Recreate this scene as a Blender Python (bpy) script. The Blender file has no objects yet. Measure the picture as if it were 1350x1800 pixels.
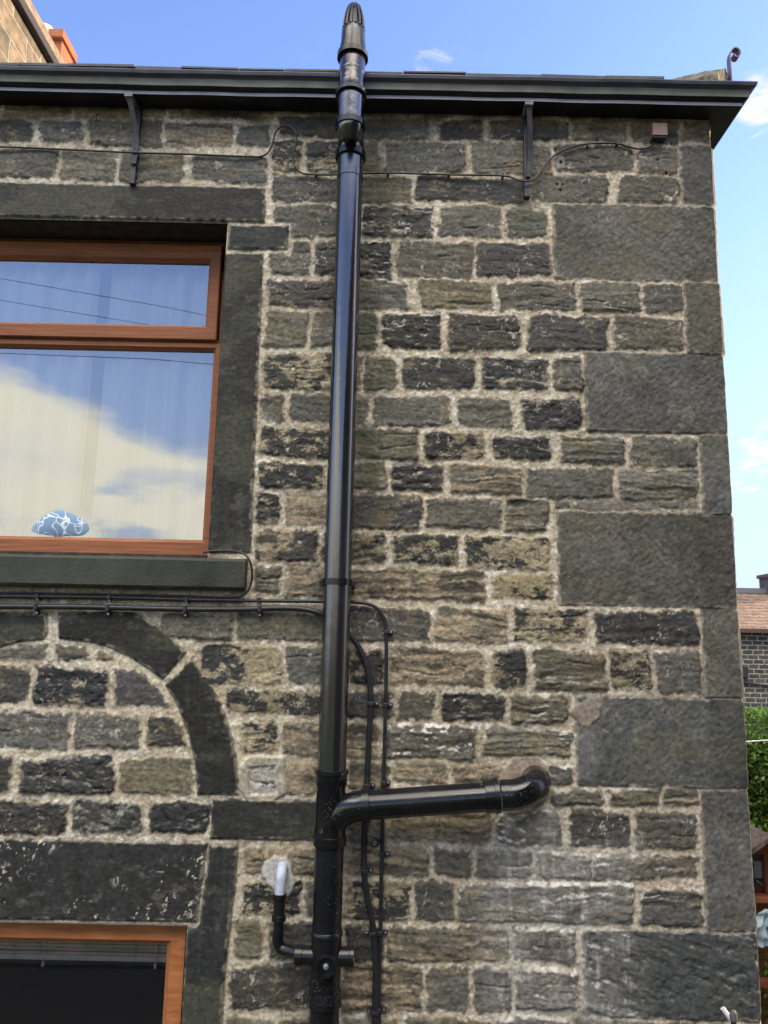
import bpy, math, random
import numpy as np
from mathutils import Vector, Matrix
random.seed(7)
rad = math.radians
scn = bpy.context.scene
# ------------------------------------------------------------------ camera
F, PIT, ROL, D, EZ = 1352., rad(9.8), rad(1.2), 3.15, 3.2
cR, sR, cP, sP = math.cos(ROL), math.sin(ROL), math.cos(PIT), math.sin(PIT)
cam = bpy.data.objects.new('camera', bpy.data.cameras.new('camera')); scn.collection.objects.link(cam)
right = Vector((cR, -sR*sP, sR*cP)); up = Vector((-sR, -cR*sP, cR*cP)); fwd = Vector((0, cP, sP))
M = Matrix.Identity(4)
for i in range(3):
    M[i][0] = right[i]; M[i][1] = up[i]; M[i][2] = -fwd[i]
M[0][3], M[1][3], M[2][3] = 0, -D, EZ
cam.matrix_world = M
cam.data.sensor_fit = 'VERTICAL'; cam.data.sensor_height = 24; cam.data.lens = 24*F/1800
cam.data.clip_start = .05; cam.data.clip_end = 2000
scn.camera = cam
# ------------------------------------------------------------------ world
SUN_EL, SUN_AZ = rad(24), rad(16)          # azimuth measured from +X towards +Y
sd = Vector((math.cos(SUN_EL)*math.cos(SUN_AZ), math.cos(SUN_EL)*math.sin(SUN_AZ), math.sin(SUN_EL)))
w = bpy.data.worlds.new("World"); scn.world = w; w.use_nodes = True
nt = w.node_tree; N = nt.nodes; L = nt.links; N.clear()
def nd(t, tree=None, **k):
    n = (tree or nt).nodes.new(t)
    for a, b in k.items(): setattr(n, a, b)
    return n
sky = nd('ShaderNodeTexSky', sky_type='NISHITA', sun_disc=False, sun_elevation=SUN_EL, sun_rotation=math.pi/2-SUN_AZ,
         air_density=1.0, dust_density=.25, ozone_density=2.2)
tc = nd('ShaderNodeTexCoord'); sep = nd('ShaderNodeSeparateXYZ'); L.new(tc.outputs['Generated'], sep.inputs[0])
def mth(op, a, b=None, c=None, tree=None, clamp=False):
    T = tree or nt; n = T.nodes.new('ShaderNodeMath'); n.operation = op; n.use_clamp = clamp
    for i, v in enumerate((a, b, c)):
        if v is None: continue
        if isinstance(v, (int, float)): n.inputs[i].default_value = v
        else: T.links.new(v, n.inputs[i])
    return n.outputs[0]
def sstep(v, a, b, tree=None):
    T = tree or nt; n = T.nodes.new('ShaderNodeMapRange'); n.interpolation_type = 'SMOOTHSTEP'
    T.links.new(v, n.inputs[0]); n.inputs[1].default_value = a; n.inputs[2].default_value = b
    return n.outputs[0]
sx, sy, sz = sep.outputs
# cloud noise: flattened direction so that clouds stretch sideways
mp = nd('ShaderNodeMapping'); mp.inputs['Scale'].default_value = (1, 1, 2.6); L.new(tc.outputs['Generated'], mp.inputs[0])
cn = nd('ShaderNodeTexNoise'); cn.inputs['Scale'].default_value = 3.6; cn.inputs['Detail'].default_value = 8; cn.inputs['Roughness'].default_value = .58
cn.inputs['Distortion'].default_value = .35
L.new(mp.outputs[0], cn.inputs['Vector'])
# a bank of cloud low in the sky behind the photographer (-Y)
bline = mth('ADD', mth('ADD', sz, mth('MULTIPLY', sx, .285)), mth('MULTIPLY', mth('SUBTRACT', cn.outputs[0], .5), -.13))
back = sstep(mth('MULTIPLY', sy, -1), .25, .6)
hi_fill = mth('MULTIPLY', sstep(mth('MULTIPLY', sy, -1), .0, .5), sstep(sz, .60, .72))
cnb = nd('ShaderNodeTexNoise'); cnb.inputs['Scale'].default_value = 9; cnb.inputs['Detail'].default_value = 6; L.new(mp.outputs[0], cnb.inputs['Vector']); cn2_ = cnb.outputs[0]
c1 = mth('MULTIPLY', sstep(bline, .192, .158), back)
cn3 = nd('ShaderNodeTexNoise'); cn3.inputs['Scale'].default_value = 7; cn3.inputs['Detail'].default_value = 6; L.new(mp.outputs[0], cn3.inputs['Vector'])
gap = mth('MULTIPLY', sstep(cn3.outputs[0], .47, .62), sstep(sz, .235, .17)); c1 = mth('MULTIPLY', c1, mth('SUBTRACT', 1, mth('MULTIPLY', gap, .8)))
c1 = mth('MULTIPLY', c1, mth('ADD', .72, mth('MULTIPLY', cn2_, .5)), clamp=True)
c3 = mth('MULTIPLY', sstep(cn.outputs[0], .34, .55), hi_fill)
# small wisps in front
def wisp(d, r, k):
    d = Vector(d).normalized(); dp = nd('ShaderNodeVectorMath', operation='DOT_PRODUCT')
    nv = nd('ShaderNodeVectorMath', operation='NORMALIZE'); L.new(tc.outputs['Generated'], nv.inputs[0])
    L.new(nv.outputs[0], dp.inputs[0]); dp.inputs[1].default_value = d
    return mth('MULTIPLY', sstep(dp.outputs['Value'], math.cos(r), math.cos(r*.15)), k)
cn2 = nd('ShaderNodeTexNoise'); cn2.inputs['Scale'].default_value = 17; cn2.inputs['Detail'].default_value = 7; cn2.inputs['Roughness'].default_value = .6
cn2.inputs['Distortion'].default_value = .5
L.new(mp.outputs[0], cn2.inputs['Vector'])
def pray(px, py):
    x = (px-675)/F; y = -(py-900)/F
    x, y = cR*x-sR*y, sR*x+cR*y
    return (x, cP-y*sP, sP+y*cP)
ws = None
for (px, py, r, k) in ((758, 112, .034, .27), (840, 118, .075, .07), (1352, 172, .045, .9), (1352, 775, .040, .55), (1318, 842, .030, .62), (560, 105, .03, .1)):
    v = wisp(pray(px, py), r, k)
    ws = v if ws is None else mth('MAXIMUM', ws, v)
c2 = mth('MULTIPLY', sstep(mth('ADD', cn2.outputs[0], mth('MULTIPLY', ws, .28)), .55, .84), sstep(ws, .02, .25))
hz = mth('MULTIPLY', sstep(sz, .60, .02), .9)     # whitish air near the horizon
mx0 = nd('ShaderNodeMix', data_type='RGBA'); L.new(hz, mx0.inputs[0])
hs = nd('ShaderNodeHueSaturation'); hs.inputs['Saturation'].default_value = 1.06; L.new(sky.outputs[0], hs.inputs['Color'])
L.new(hs.outputs[0], mx0.inputs[6]); mx0.inputs[7].default_value = (1.5, 2.1, 2.6, 1)
tnt = nd('ShaderNodeMix', data_type='RGBA', blend_type='MULTIPLY'); tnt.inputs[0].default_value = 1; L.new(mx0.outputs[2], tnt.inputs[6]); tnt.inputs[7].default_value = (1.08, .95, 1.10, 1)
mxh = nd('ShaderNodeMix', data_type='RGBA'); L.new(c3, mxh.inputs[0]); L.new(tnt.outputs[2], mxh.inputs[6]); mxh.inputs[7].default_value = (30, 27, 22.5, 1)   # unseen bright cloud high overhead, added to light the wall
mx = nd('ShaderNodeMix', data_type='RGBA'); L.new(c1, mx.inputs[0]); L.new(mxh.outputs[2], mx.inputs[6])
mx.inputs[7].default_value = (5.2, 4.9, 3.9, 1)
mx2 = nd('ShaderNodeMix', data_type='RGBA'); L.new(c2, mx2.inputs[0]); L.new(mx.outputs[2], mx2.inputs[6]); mx2.inputs[7].default_value = (3.1, 3.0, 3.2, 1)
bg = nd('ShaderNodeBackground'); bg.inputs[1].default_value = .12; L.new(mx2.outputs[2], bg.inputs[0])
wo = nd('ShaderNodeOutputWorld'); L.new(bg.outputs[0], wo.inputs[0])
# ------------------------------------------------------------------ sun
sl = bpy.data.lights.new('sun', 'SUN'); sl.energy = 2.5; sl.angle = rad(.5); sl.color = (1, .76, .47)
so = bpy.data.objects.new('sun', sl); so.rotation_euler = sd.to_track_quat('Z', 'Y').to_euler(); so.location = (20, 5, 20); scn.collection.objects.link(so)
scn.view_settings.view_transform = 'Standard'; scn.view_settings.look = 'None'
scn.view_settings.exposure = 1.65; scn.view_settings.gamma = 1
scn.render.engine = 'CYCLES'

# ------------------------------------------------------------------ helpers
def at(px, py, Y=0.):
    d = pray(px, py); t = (Y+D)/d[1]
    return d[0]*t, EZ+d[2]*t
def P(px, py, Y=0.):
    a = at(px, py, Y); return Vector((a[0], Y, a[1]))
def lin(r, g, b):
    f = lambda c: (c/255/12.92) if c/255 <= .04045 else ((c/255+.055)/1.055)**2.4
    return (f(r), f(g), f(b), 1)
COL = scn.collection
def link(o, parent=None):
    COL.objects.link(o)
    if parent is not None:
        o.parent = parent
        if o.type != 'EMPTY' or True:
            o.matrix_parent_inverse = Matrix.Translation(-Vector(parent['wl'])) if 'wl' in parent else Matrix.Identity(4)
    return o
def empty(name, label, cat, loc=(0, 0, 0), group=None):
    o = bpy.data.objects.new(name, None); COL.objects.link(o); o.location = loc
    o['label'] = label; o['category'] = cat
    if group: o['group'] = group
    o.empty_display_size = .1
    LOC[o.name] = Vector(loc)
    return o
LOC = {}
class MB:
    def __init__(s): s.v = []; s.f = []; s.sm = []
    def add(s, vs, fs, smooth=False):
        n = len(s.v); s.v += [tuple(v) for v in vs]; s.f += [tuple(i+n for i in f) for f in fs]; s.sm += [smooth]*len(fs)
        return s
    def box(s, a, b, rot=None, piv=None):
        x0, y0, z0 = a; x1, y1, z1 = b
        vs = [Vector(p) for p in ((x0,y0,z0),(x1,y0,z0),(x1,y1,z0),(x0,y1,z0),(x0,y0,z1),(x1,y0,z1),(x1,y1,z1),(x0,y1,z1))]
        if rot is not None:
            pv = Vector(piv) if piv is not None else sum(vs, Vector())/8
            vs = [pv+rot@(v-pv) for v in vs]
        return s.add(vs, [(3,2,1,0),(4,5,6,7),(0,1,5,4),(1,2,6,5),(2,3,7,6),(3,0,4,7)])
    def tube(s, pts, r, seg=14, caps=True, flat=1.0):
        pts = [Vector(p) for p in pts]; n = len(pts)
        rs = r if isinstance(r, (list, tuple)) else [r]*n
        T = []
        for i in range(n):
            a = pts[max(0, i-1)]; b = pts[min(n-1, i+1)]
            if (b-a).length < 1e-7: a = pts[max(0, i-2)]; b = pts[min(n-1, i+2)]
            T.append((b-a).normalized())
        ref = Vector((0, 1, 0)) if abs(T[0].y) < .9 else Vector((1, 0, 0))
        u = (ref-T[0]*ref.dot(T[0])).normalized(); vs = []
        for i in range(n):
            u = (u-T[i]*u.dot(T[i])).normalized(); w_ = T[i].cross(u)
            for k in range(seg):
                a = 2*math.pi*k/seg
                vs.append(pts[i]+rs[i]*(math.cos(a)*u*flat+math.sin(a)*w_))
        fs = [(i*seg+k, i*seg+(k+1) % seg, (i+1)*seg+(k+1) % seg, (i+1)*seg+k) for i in range(n-1) for k in range(seg)]
        s.add(vs, fs, True)
        if caps:
            m = len(s.v)-n*seg
            s.f.append(tuple(m+k for k in range(seg))[::-1]); s.sm.append(False)
            s.f.append(tuple(m+(n-1)*seg+k for k in range(seg))); s.sm.append(False)
        return s
    def rings(s, axis_pts, prof, seg=32):
        """pipe along a straight axis a->b with profile (t metres, radius); each radius jump gets hard edges"""
        a, b = Vector(axis_pts[0]), Vector(axis_pts[1]); d = (b-a).normalized()
        pts = []; rs = []
        for t, r in prof: pts.append(a+d*t); rs.append(r)
        ref = Vector((0, 1, 0)) if abs(d.y) < .9 else Vector((1, 0, 0))
        u = (ref-d*ref.dot(d)).normalized(); w_ = d.cross(u); vs = []
        for p, r in zip(pts, rs):
            for k in range(seg):
                q = 2*math.pi*k/seg; vs.append(p+r*(math.cos(q)*u+math.sin(q)*w_))
        n = len(pts)
        fs = [(i*seg+k, i*seg+(k+1) % seg, (i+1)*seg+(k+1) % seg, (i+1)*seg+k) for i in range(n-1) for k in range(seg)]
        s.add(vs, fs, True)
        m = len(s.v)-n*seg
        s.f.append(tuple(m+k for k in range(seg))[::-1]); s.sm.append(False)
        s.f.append(tuple(m+(n-1)*seg+k for k in range(seg))); s.sm.append(False)
        return s
    def prism(s, poly, y0, y1):
        """poly in (x,z), extruded from y0 to y1"""
        n = len(poly); vs = [(p[0], y0, p[1]) for p in poly]+[(p[0], y1, p[1]) for p in poly]
        return s.add(vs, [tuple(range(n)), tuple(range(2*n-1, n-1, -1))]+[(i, i+n, (i+1) % n+n, (i+1) % n) for i in range(n)])
    def build(s, name, mat, parent=None, bevel=0, seg=2, label=None):
        me = bpy.data.meshes.new(name); me.from_pydata(s.v, [], s.f); 
        me.polygons.foreach_set('use_smooth', s.sm)
        me.materials.append(mat); me.update()
        o = bpy.data.objects.new(name, me); COL.objects.link(o)
        if parent is not None: setpar(o, parent)
        if s.sm and any(s.sm): 
            me.set_sharp_from_angle(angle=rad(42))
        if bevel:
            m = o.modifiers.new('bevel', 'BEVEL'); m.width = bevel; m.segments = seg; m.limit_method = 'ANGLE'; m.angle_limit = rad(40)
        if label: o['label'] = label
        return o
def worldloc(o):
    v = Vector(o.location)
    # every parent in this script is only translated, so locations add up
    while o.parent is not None: o = o.parent; v += Vector(o.location)
    return v
def setpar(o, parent):
    wl = worldloc(parent); o.parent = parent
    o.location = Vector(o.location)-wl
def tag(o, label, cat, group=None, kind=None):
    if label: o['label'] = label
    if cat: o['category'] = cat
    if group: o['group'] = group
    if kind: o['kind'] = kind
    return o
def curve(pts, n=8):
    pts = [Vector(p) for p in pts]; out = []
    q = [pts[0]*2-pts[1]]+pts+[pts[-1]*2-pts[-2]]
    for i in range(1, len(q)-2):
        for k in range(n):
            t = k/n; a, b, c, d = q[i-1:i+3]
            out.append(.5*((2*b)+(-a+c)*t+(2*a-5*b+4*c-d)*t*t+(-a+3*b-3*c+d)*t**3))
    out.append(pts[-1]); return out
# ------------------------------------------------------------------ materials
def mat(name, col, rough=.6, spec=.5, metal=0, noise=None, bump=None, coat=0, attr=False):
    """noise=(scale, strength, stretch xyz)  bump=(scale, distance)"""
    m = bpy.data.materials.new(name); m.use_nodes = True; T = m.node_tree; b = T.nodes['Principled BSDF']
    b.inputs['Base Color'].default_value = col if len(col) == 4 else (*col, 1)
    b.inputs['Roughness'].default_value = rough; b.inputs['Metallic'].default_value = metal
    b.inputs['Specular IOR Level'].default_value = spec; b.inputs['Coat Weight'].default_value = coat
    tcn = T.nodes.new('ShaderNodeTexCoord')
    if noise:
        sc, st = noise[:2]; mpn = T.nodes.new('ShaderNodeMapping'); T.links.new(tcn.outputs['Object'], mpn.inputs[0])
        if len(noise) > 2: mpn.inputs['Scale'].default_value = noise[2]
        nn = T.nodes.new('ShaderNodeTexNoise'); nn.inputs['Scale'].default_value = sc; nn.inputs['Detail'].default_value = 6
        T.links.new(mpn.outputs[0], nn.inputs[0])
        h = T.nodes.new('ShaderNodeMix'); h.data_type = 'RGBA'; h.blend_type = 'MULTIPLY'; h.inputs[0].default_value = 1
        r = T.nodes.new('ShaderNodeMapRange'); T.links.new(nn.outputs[0], r.inputs[0]); r.inputs[1].default_value = .3; r.inputs[2].default_value = .7
        r.inputs[3].default_value = 1-st; r.inputs[4].default_value = 1+st
        h.inputs[6].default_value = col if len(col) == 4 else (*col, 1)
        T.links.new(r.outputs[0], h.inputs[7]); T.links.new(h.outputs[2], b.inputs['Base Color'])
        r2 = T.nodes.new('ShaderNodeMapRange'); T.links.new(nn.outputs[0], r2.inputs[0]); r2.inputs[1].default_value = .3; r2.inputs[2].default_value = .7
        r2.inputs[3].default_value = max(0, rough-.08); r2.inputs[4].default_value = min(1, rough+.1); T.links.new(r2.outputs[0], b.inputs['Roughness'])
    if bump:
        nb = T.nodes.new('ShaderNodeTexNoise'); nb.inputs['Scale'].default_value = bump[0]; nb.inputs['Detail'].default_value = 5
        T.links.new(tcn.outputs['Object'], nb.inputs[0]); bn = T.nodes.new('ShaderNodeBump'); bn.inputs['Distance'].default_value = bump[1]
        bn.inputs['Strength'].default_value = 1; T.links.new(nb.outputs[0], bn.inputs['Height']); T.links.new(bn.outputs[0], b.inputs['Normal'])
    return m
def stone_mat():
    m = bpy.data.materials.new('weathered_stone'); m.use_nodes = True; T = m.node_tree; b = T.nodes['Principled BSDF']
    a = T.nodes.new('ShaderNodeAttribute'); a.attribute_name = 'Col'
    tcn = T.nodes.new('ShaderNodeTexCoord')
    n1 = T.nodes.new('ShaderNodeTexNoise'); n1.inputs['Scale'].default_value = 210; n1.inputs['Detail'].default_value = 6; n1.inputs['Roughness'].default_value = .7
    n2 = T.nodes.new('ShaderNodeTexNoise'); n2.inputs['Scale'].default_value = 60; n2.inputs['Detail'].default_value = 6
    T.links.new(tcn.outputs['Object'], n1.inputs[0]); T.links.new(tcn.outputs['Object'], n2.inputs[0])
    s = mth('ADD', n1.outputs[0], n2.outputs[0], tree=T)
    r = T.nodes.new('ShaderNodeMapRange'); T.links.new(s, r.inputs[0]); r.inputs[1].default_value = .7; r.inputs[2].default_value = 1.3
    r.inputs[3].default_value = .55; r.inputs[4].default_value = 1.45
    h = T.nodes.new('ShaderNodeMix'); h.data_type = 'RGBA'; h.blend_type = 'MULTIPLY'; h.inputs[0].default_value = 1
    T.links.new(a.outputs['Color'], h.inputs[6]); T.links.new(r.outputs[0], h.inputs[7]); T.links.new(h.outputs[2], b.inputs['Base Color'])
    T.links.new(a.outputs['Alpha'], b.inputs['Roughness']); b.inputs['Specular IOR Level'].default_value = .22
    bn = T.nodes.new('ShaderNodeBump'); bn.inputs['Distance'].default_value = .0025; bn.inputs['Strength'].default_value = .8
    T.links.new(s, bn.inputs['Height']); T.links.new(bn.outputs[0], b.inputs['Normal'])
    return m
STONE = stone_mat()
M_PIPE = mat('black_pipe_plastic', (.006, .0065, .008), .19, 1.0, noise=(9, .35, (1, 1, .12)), bump=(14, .0012))
M_PIPE.node_tree.nodes['Principled BSDF'].inputs['IOR'].default_value = 1.75
M_PIPE2 = mat('black_fitting_plastic', (.007, .0075, .009), .24, .5, noise=(12, .4))
def add_specks(m):
    """fine pale dust specks on the lower pipes"""
    T = m.node_tree; b = T.nodes['Principled BSDF']; src = b.inputs['Base Color'].links[0].from_socket
    tcn = T.nodes.new('ShaderNodeTexCoord'); v = T.nodes.new('ShaderNodeTexVoronoi'); v.inputs['Scale'].default_value = 150
    T.links.new(tcn.outputs['Object'], v.inputs['Vector'])
    n = T.nodes.new('ShaderNodeTexNoise'); n.inputs['Scale'].default_value = 11; T.links.new(tcn.outputs['Object'], n.inputs[0])
    k = mth('MULTIPLY', sstep(v.outputs['Distance'], .19, .10, tree=T), sstep(n.outputs[0], .53, .62, tree=T), tree=T)
    x = T.nodes.new('ShaderNodeMix'); x.data_type = 'RGBA'; T.links.new(k, x.inputs[0]); T.links.new(src, x.inputs[6]); x.inputs[7].default_value = (.35, .35, .34, 1)
    T.links.new(x.outputs[2], b.inputs['Base Color']); return m
M_PIPES = add_specks(mat('speckled_pipe_plastic', (.007, .0075, .009), .16, .5, noise=(9, .4), bump=(14, .001)))
M_PIPES2 = mat('bend_plastic', (.009, .0095, .012), .16, .6, noise=(12, .4), bump=(10, .002))
M_CABLE = mat('cable_sheath', (.018, .019, .024), .36, .5, noise=(30, .3))
M_CLIP = mat('cable_clip_plastic', (.02, .021, .026), .4, .5)
M_SCREW = mat('screw_metal', (.45, .45, .46), .35, .5, metal=.8)
M_GUT = mat('dark_painted_gutter', (.20, .20, .165), .45, .25, noise=(7, .35), bump=(40, .0006))
M_GUTL = mat('grey_gutter_edge', (.40, .40, .45), .45, .4, noise=(10, .25))
M_GUTD = mat('black_painted_soffit', (.010, .010, .014), .5, .4, noise=(9, .5), bump=(30, .001))
M_IRON = mat('old_black_paint_iron', (.022, .024, .03), .42, .5, noise=(35, .6), bump=(60, .001))
M_FRAME = mat('wood_effect_frame', lin(142, 93, 66), .55, .2, noise=(5, .25, (1, 6, 22)), bump=(120, .0002))
M_FRAMEV = mat('wood_effect_frame_upright', lin(142, 93, 66), .38, .4, noise=(5, .25, (22, 6, 1)), bump=(120, .0002))
M_SEAL = mat('window_seal', (.012, .012, .013), .5)
M_SLATE = mat('roof_slate', (.07, .07, .085), .6, .4, noise=(15, .5), bump=(60, .002))
M_DARKROOM = mat('dark_room', (.03, .028, .026), .9)
M_CURT = mat('sheer_curtain', (.85, .85, .84), .9, .1)
M_WHITEP = mat('white_plastic', (.44, .50, .62), .4, .5, noise=(60, .15))
M_BLIND = mat('wood_blind', (.80, .60, .46), .6, .2, noise=(8, .15))
M_BLINDR = mat('cream_blind_rail', (.90, .80, .68), .5, .3)
M_BOX = mat('brown_box_plastic', lin(128, 104, 100), .5, .4, noise=(40, .15))
def glass(name, fac, tint=(.9, .96, .96)):
    m = bpy.data.materials.new(name); m.use_nodes = True; T = m.node_tree; T.nodes.clear()
    o = T.nodes.new('ShaderNodeOutputMaterial'); a = T.nodes.new('ShaderNodeBsdfTransparent'); g = T.nodes.new('ShaderNodeBsdfGlossy')
    a.inputs[0].default_value = (*tint, 1); g.inputs['Roughness'].default_value = 0
    tcn = T.nodes.new('ShaderNodeTexCoord'); nb = T.nodes.new('ShaderNodeTexNoise'); nb.inputs['Scale'].default_value = 1.7; nb.inputs['Detail'].default_value = 0
    T.links.new(tcn.outputs['Object'], nb.inputs[0]); bn = T.nodes.new('ShaderNodeBump'); bn.inputs['Distance'].default_value = .0016; T.links.new(nb.outputs[0], bn.inputs['Height'])
    T.links.new(bn.outputs[0], g.inputs['Normal'])
    fr = T.nodes.new('ShaderNodeFresnel'); fr.inputs[0].default_value = 1.5
    x = T.nodes.new('ShaderNodeMixShader'); T.links.new(mth('ADD', fr.outputs[0], fac, tree=T, clamp=True), x.inputs[0]); T.links.new(a.outputs[0], x.inputs[1]); T.links.new(g.outputs[0], x.inputs[2])
    T.links.new(x.outputs[0], o.inputs[0]); return m
M_GLASS = glass('window_glass', .37); M_GLASS2 = glass('lower_window_glass', .10, (.75, .78, .78))

# ------------------------------------------------------------------ numpy noise
rng = np.random.RandomState(11)
TAB = rng.rand(512, 512).astype(np.float32)
def vn(x, y, s=0):
    x = x+s*17.31+900; y = y+s*9.77+900
    xi = np.floor(x).astype(np.int32); yi = np.floor(y).astype(np.int32); fx = (x-xi).astype(np.float32); fy = (y-yi).astype(np.float32)
    fx = fx*fx*(3-2*fx); fy = fy*fy*(3-2*fy)
    x0 = (xi+s*37) & 511; x1 = (x0+1) & 511; y0 = (yi+s*71) & 511; y1 = (y0+1) & 511
    return (TAB[x0, y0]*(1-fx)+TAB[x1, y0]*fx)*(1-fy)+(TAB[x0, y1]*(1-fx)+TAB[x1, y1]*fx)*fy
def fbm(x, y, o=4, s=0, g=.5):
    v = 0; a = 1; t = 0
    for k in range(o):
        v = v+a*vn(x, y, s+k*3+1); t += a; a *= g; x = x*2.03+.37; y = y*2.03+.71
    return v/t
def ss(v, a, b):
    t = np.clip((v-a)/(b-a), 0, 1); return t*t*(3-2*t)
def mixc(a, b, t): return a+(b-a)*t[..., None]
def polysd(X, Z, poly):
    d = np.full(X.shape, 1e9, np.float32); ins = np.zeros(X.shape, bool); n = len(poly)
    for i in range(n):
        ax, az = poly[i]; bx, bz = poly[(i+1) % n]; ex, ez = bx-ax, bz-az
        t = np.clip(((X-ax)*ex+(Z-az)*ez)/(ex*ex+ez*ez), 0, 1)
        d = np.minimum(d, (X-ax-t*ex)**2+(Z-az-t*ez)**2)
        c = ((az > Z) != (bz > Z)) & (X < ex*(Z-az)/(ez if abs(ez) > 1e-9 else 1e-9)+ax); ins ^= c
    return np.where(ins, -np.sqrt(d), np.sqrt(d))

# ------------------------------------------------------------------ the stones of the front wall, read off course by course
# d dark soot, g grey, o olive, b buff, p patchy soot on buff, s strongly bedded, w lime-splashed, k black rough, Q dressed quoin, R rough quoin, L tooled lintel
ROWS = '''
5 186 125 206 b;130 187 290 208 b;298 189 355 210 b;362 191 480 211 b
-70 209 58 250 d;70 212 146 251 g;156 212 284 257 g;291 217 407 258 b;418 219 475 258 g
-70 262 98 316 g;106 264 203 318 o;213 267 323 321 o;337 273 468 322 g
488 206 630 243 d;636 210 752 246 g;770 212 850 247 d;862 213 1000 247 d;1004 211 1100 249 b;1108 212 1192 252 o;1199 214 1256 250 b
481 246 532 303 p;538 248 626 303 p;632 250 666 302 g;678 250 820 303 g;832 252 968 307 o;976 256 1112 302 g;1122 258 1192 306 g;1199 258 1257 359 Q
478 309 604 357 g;612 310 723 357 o;731 311 924 356 d;932 308 1068 357 g;1087 310 1192 357 g
514 362 602 417 g;482 362 520 390 g;638 362 762 417 k;774 363 880 417 g;890 367 962 417 g;975 362 1262 492 Q
476 446 545 483 g;513 424 545 470 g;553 424 606 484 d;614 425 687 488 k;698 424 831 490 g;838 427 968 487 d
472 493 600 541 d;608 493 716 545 g;737 493 866 543 o;877 496 1010 547 g;1020 497 1123 549 g;1130 499 1200 550 g;1206 498 1272 622 Q
468 547 540 612 o;548 549 604 610 g;612 548 663 615 o;672 550 776 614 k;789 553 914 616 d;930 555 1068 617 d;1079 557 1200 616 g
464 620 590 684 p;598 625 634 686 o;641 626 698 686 o;706 628 836 684 d;848 629 964 686 k;973 628 1024 688 g;1031 622 1280 760 Q
461 693 499 742 g;512 693 598 742 g;606 696 645 748 o;655 697 792 750 g;806 700 900 752 g;919 700 1022 756 k
456 752 592 804 p;600 753 736 806 o;745 760 851 808 p;866 766 968 808 k;985 768 1097 816 s;1107 768 1224 820 g;1235 765 1287 903 Q
453 812 570 858 p;580 813 679 860 o;690 816 780 862 k;792 818 917 868 t;925 822 1078 877 g;1090 825 1226 879 s
450 865 491 923 k;500 866 580 924 b;588 868 742 930 d;750 875 882 930 g;890 875 963 934 s;976 880 1003 895 g;1006 880 1230 898 n;983 902 1292 1065 Q
450 931 557 988 p;565 933 678 990 p;690 940 806 990 p;819 942 965 1000 p
447 996 492 1042 g;501 990 604 1050 b;612 1000 853 1055 t;866 1010 970 1052 y
283 1080 410 1124 g;418 1078 606 1127 o;614 1068 755 1128 g;764 1068 893 1130 t;904 1070 1032 1128 p;1047 1074 1225 1132 d;1238 1070 1304 1225 Q
350 1133 495 1203 h;503 1137 604 1205 g;612 1138 674 1205 p;684 1140 848 1205 b;865 1143 925 1210 p;940 1143 1065 1215 s;1075 1142 1147 1213 p;1154 1143 1234 1219 g
400 1213 600 1257 p;608 1215 690 1262 d;699 1215 762 1265 g;775 1217 888 1268 k;898 1220 998 1270 s;1015 1228 1312 1382 Q
425 1270 488 1322 p;496 1270 600 1330 t;607 1270 668 1335 b;678 1275 836 1335 w;850 1280 1005 1330 s
440 1345 486 1397 m;503 1338 560 1397 b;612 1340 684 1390 b;690 1338 785 1378 b;795 1345 885 1380 t;965 1345 1005 1380 g
618 1398 860 1432 b;968 1387 1058 1415 o;1070 1385 1160 1416 s;1167 1385 1228 1417 s;1238 1390 1337 1635 Q
374 1407 600 1474 L;612 1436 680 1482 o;688 1434 860 1480 b;872 1425 984 1486 w;1000 1425 1104 1488 d;1115 1427 1225 1491 g
430 1487 600 1538 b;612 1487 755 1540 t;765 1490 829 1540 g;840 1492 935 1545 g;945 1498 1040 1545 v;1043 1503 1228 1545 v
425 1547 530 1608 p;538 1547 600 1612 g;608 1547 720 1618 p;728 1550 797 1620 g;805 1552 1114 1623 v;1125 1562 1235 1630 v
415 1618 460 1683 o;472 1620 600 1690 d;608 1625 672 1690 d;680 1628 893 1690 t;902 1632 1010 1690 v;1028 1637 1344 1790 R
405 1694 590 1774 d;600 1695 740 1778 t;748 1700 826 1778 g;834 1700 897 1778 g;905 1703 1015 1775 v
398 1786 480 1836 o;490 1788 590 1836 g;600 1788 700 1836 o;710 1790 862 1836 o;874 1788 1000 1836 v;1010 1796 1340 1836 g
-70 1173 50 1238 d;60 1175 192 1241 k
-70 1252 121 1315 g;132 1255 247 1316 g
-70 1330 20 1392 d;37 1330 200 1396 k;210 1332 338 1397 o
-70 1407 117 1465 k;127 1408 250 1465 u;262 1410 366 1463 k
-70 -60 -66 -58 g
'''
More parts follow.
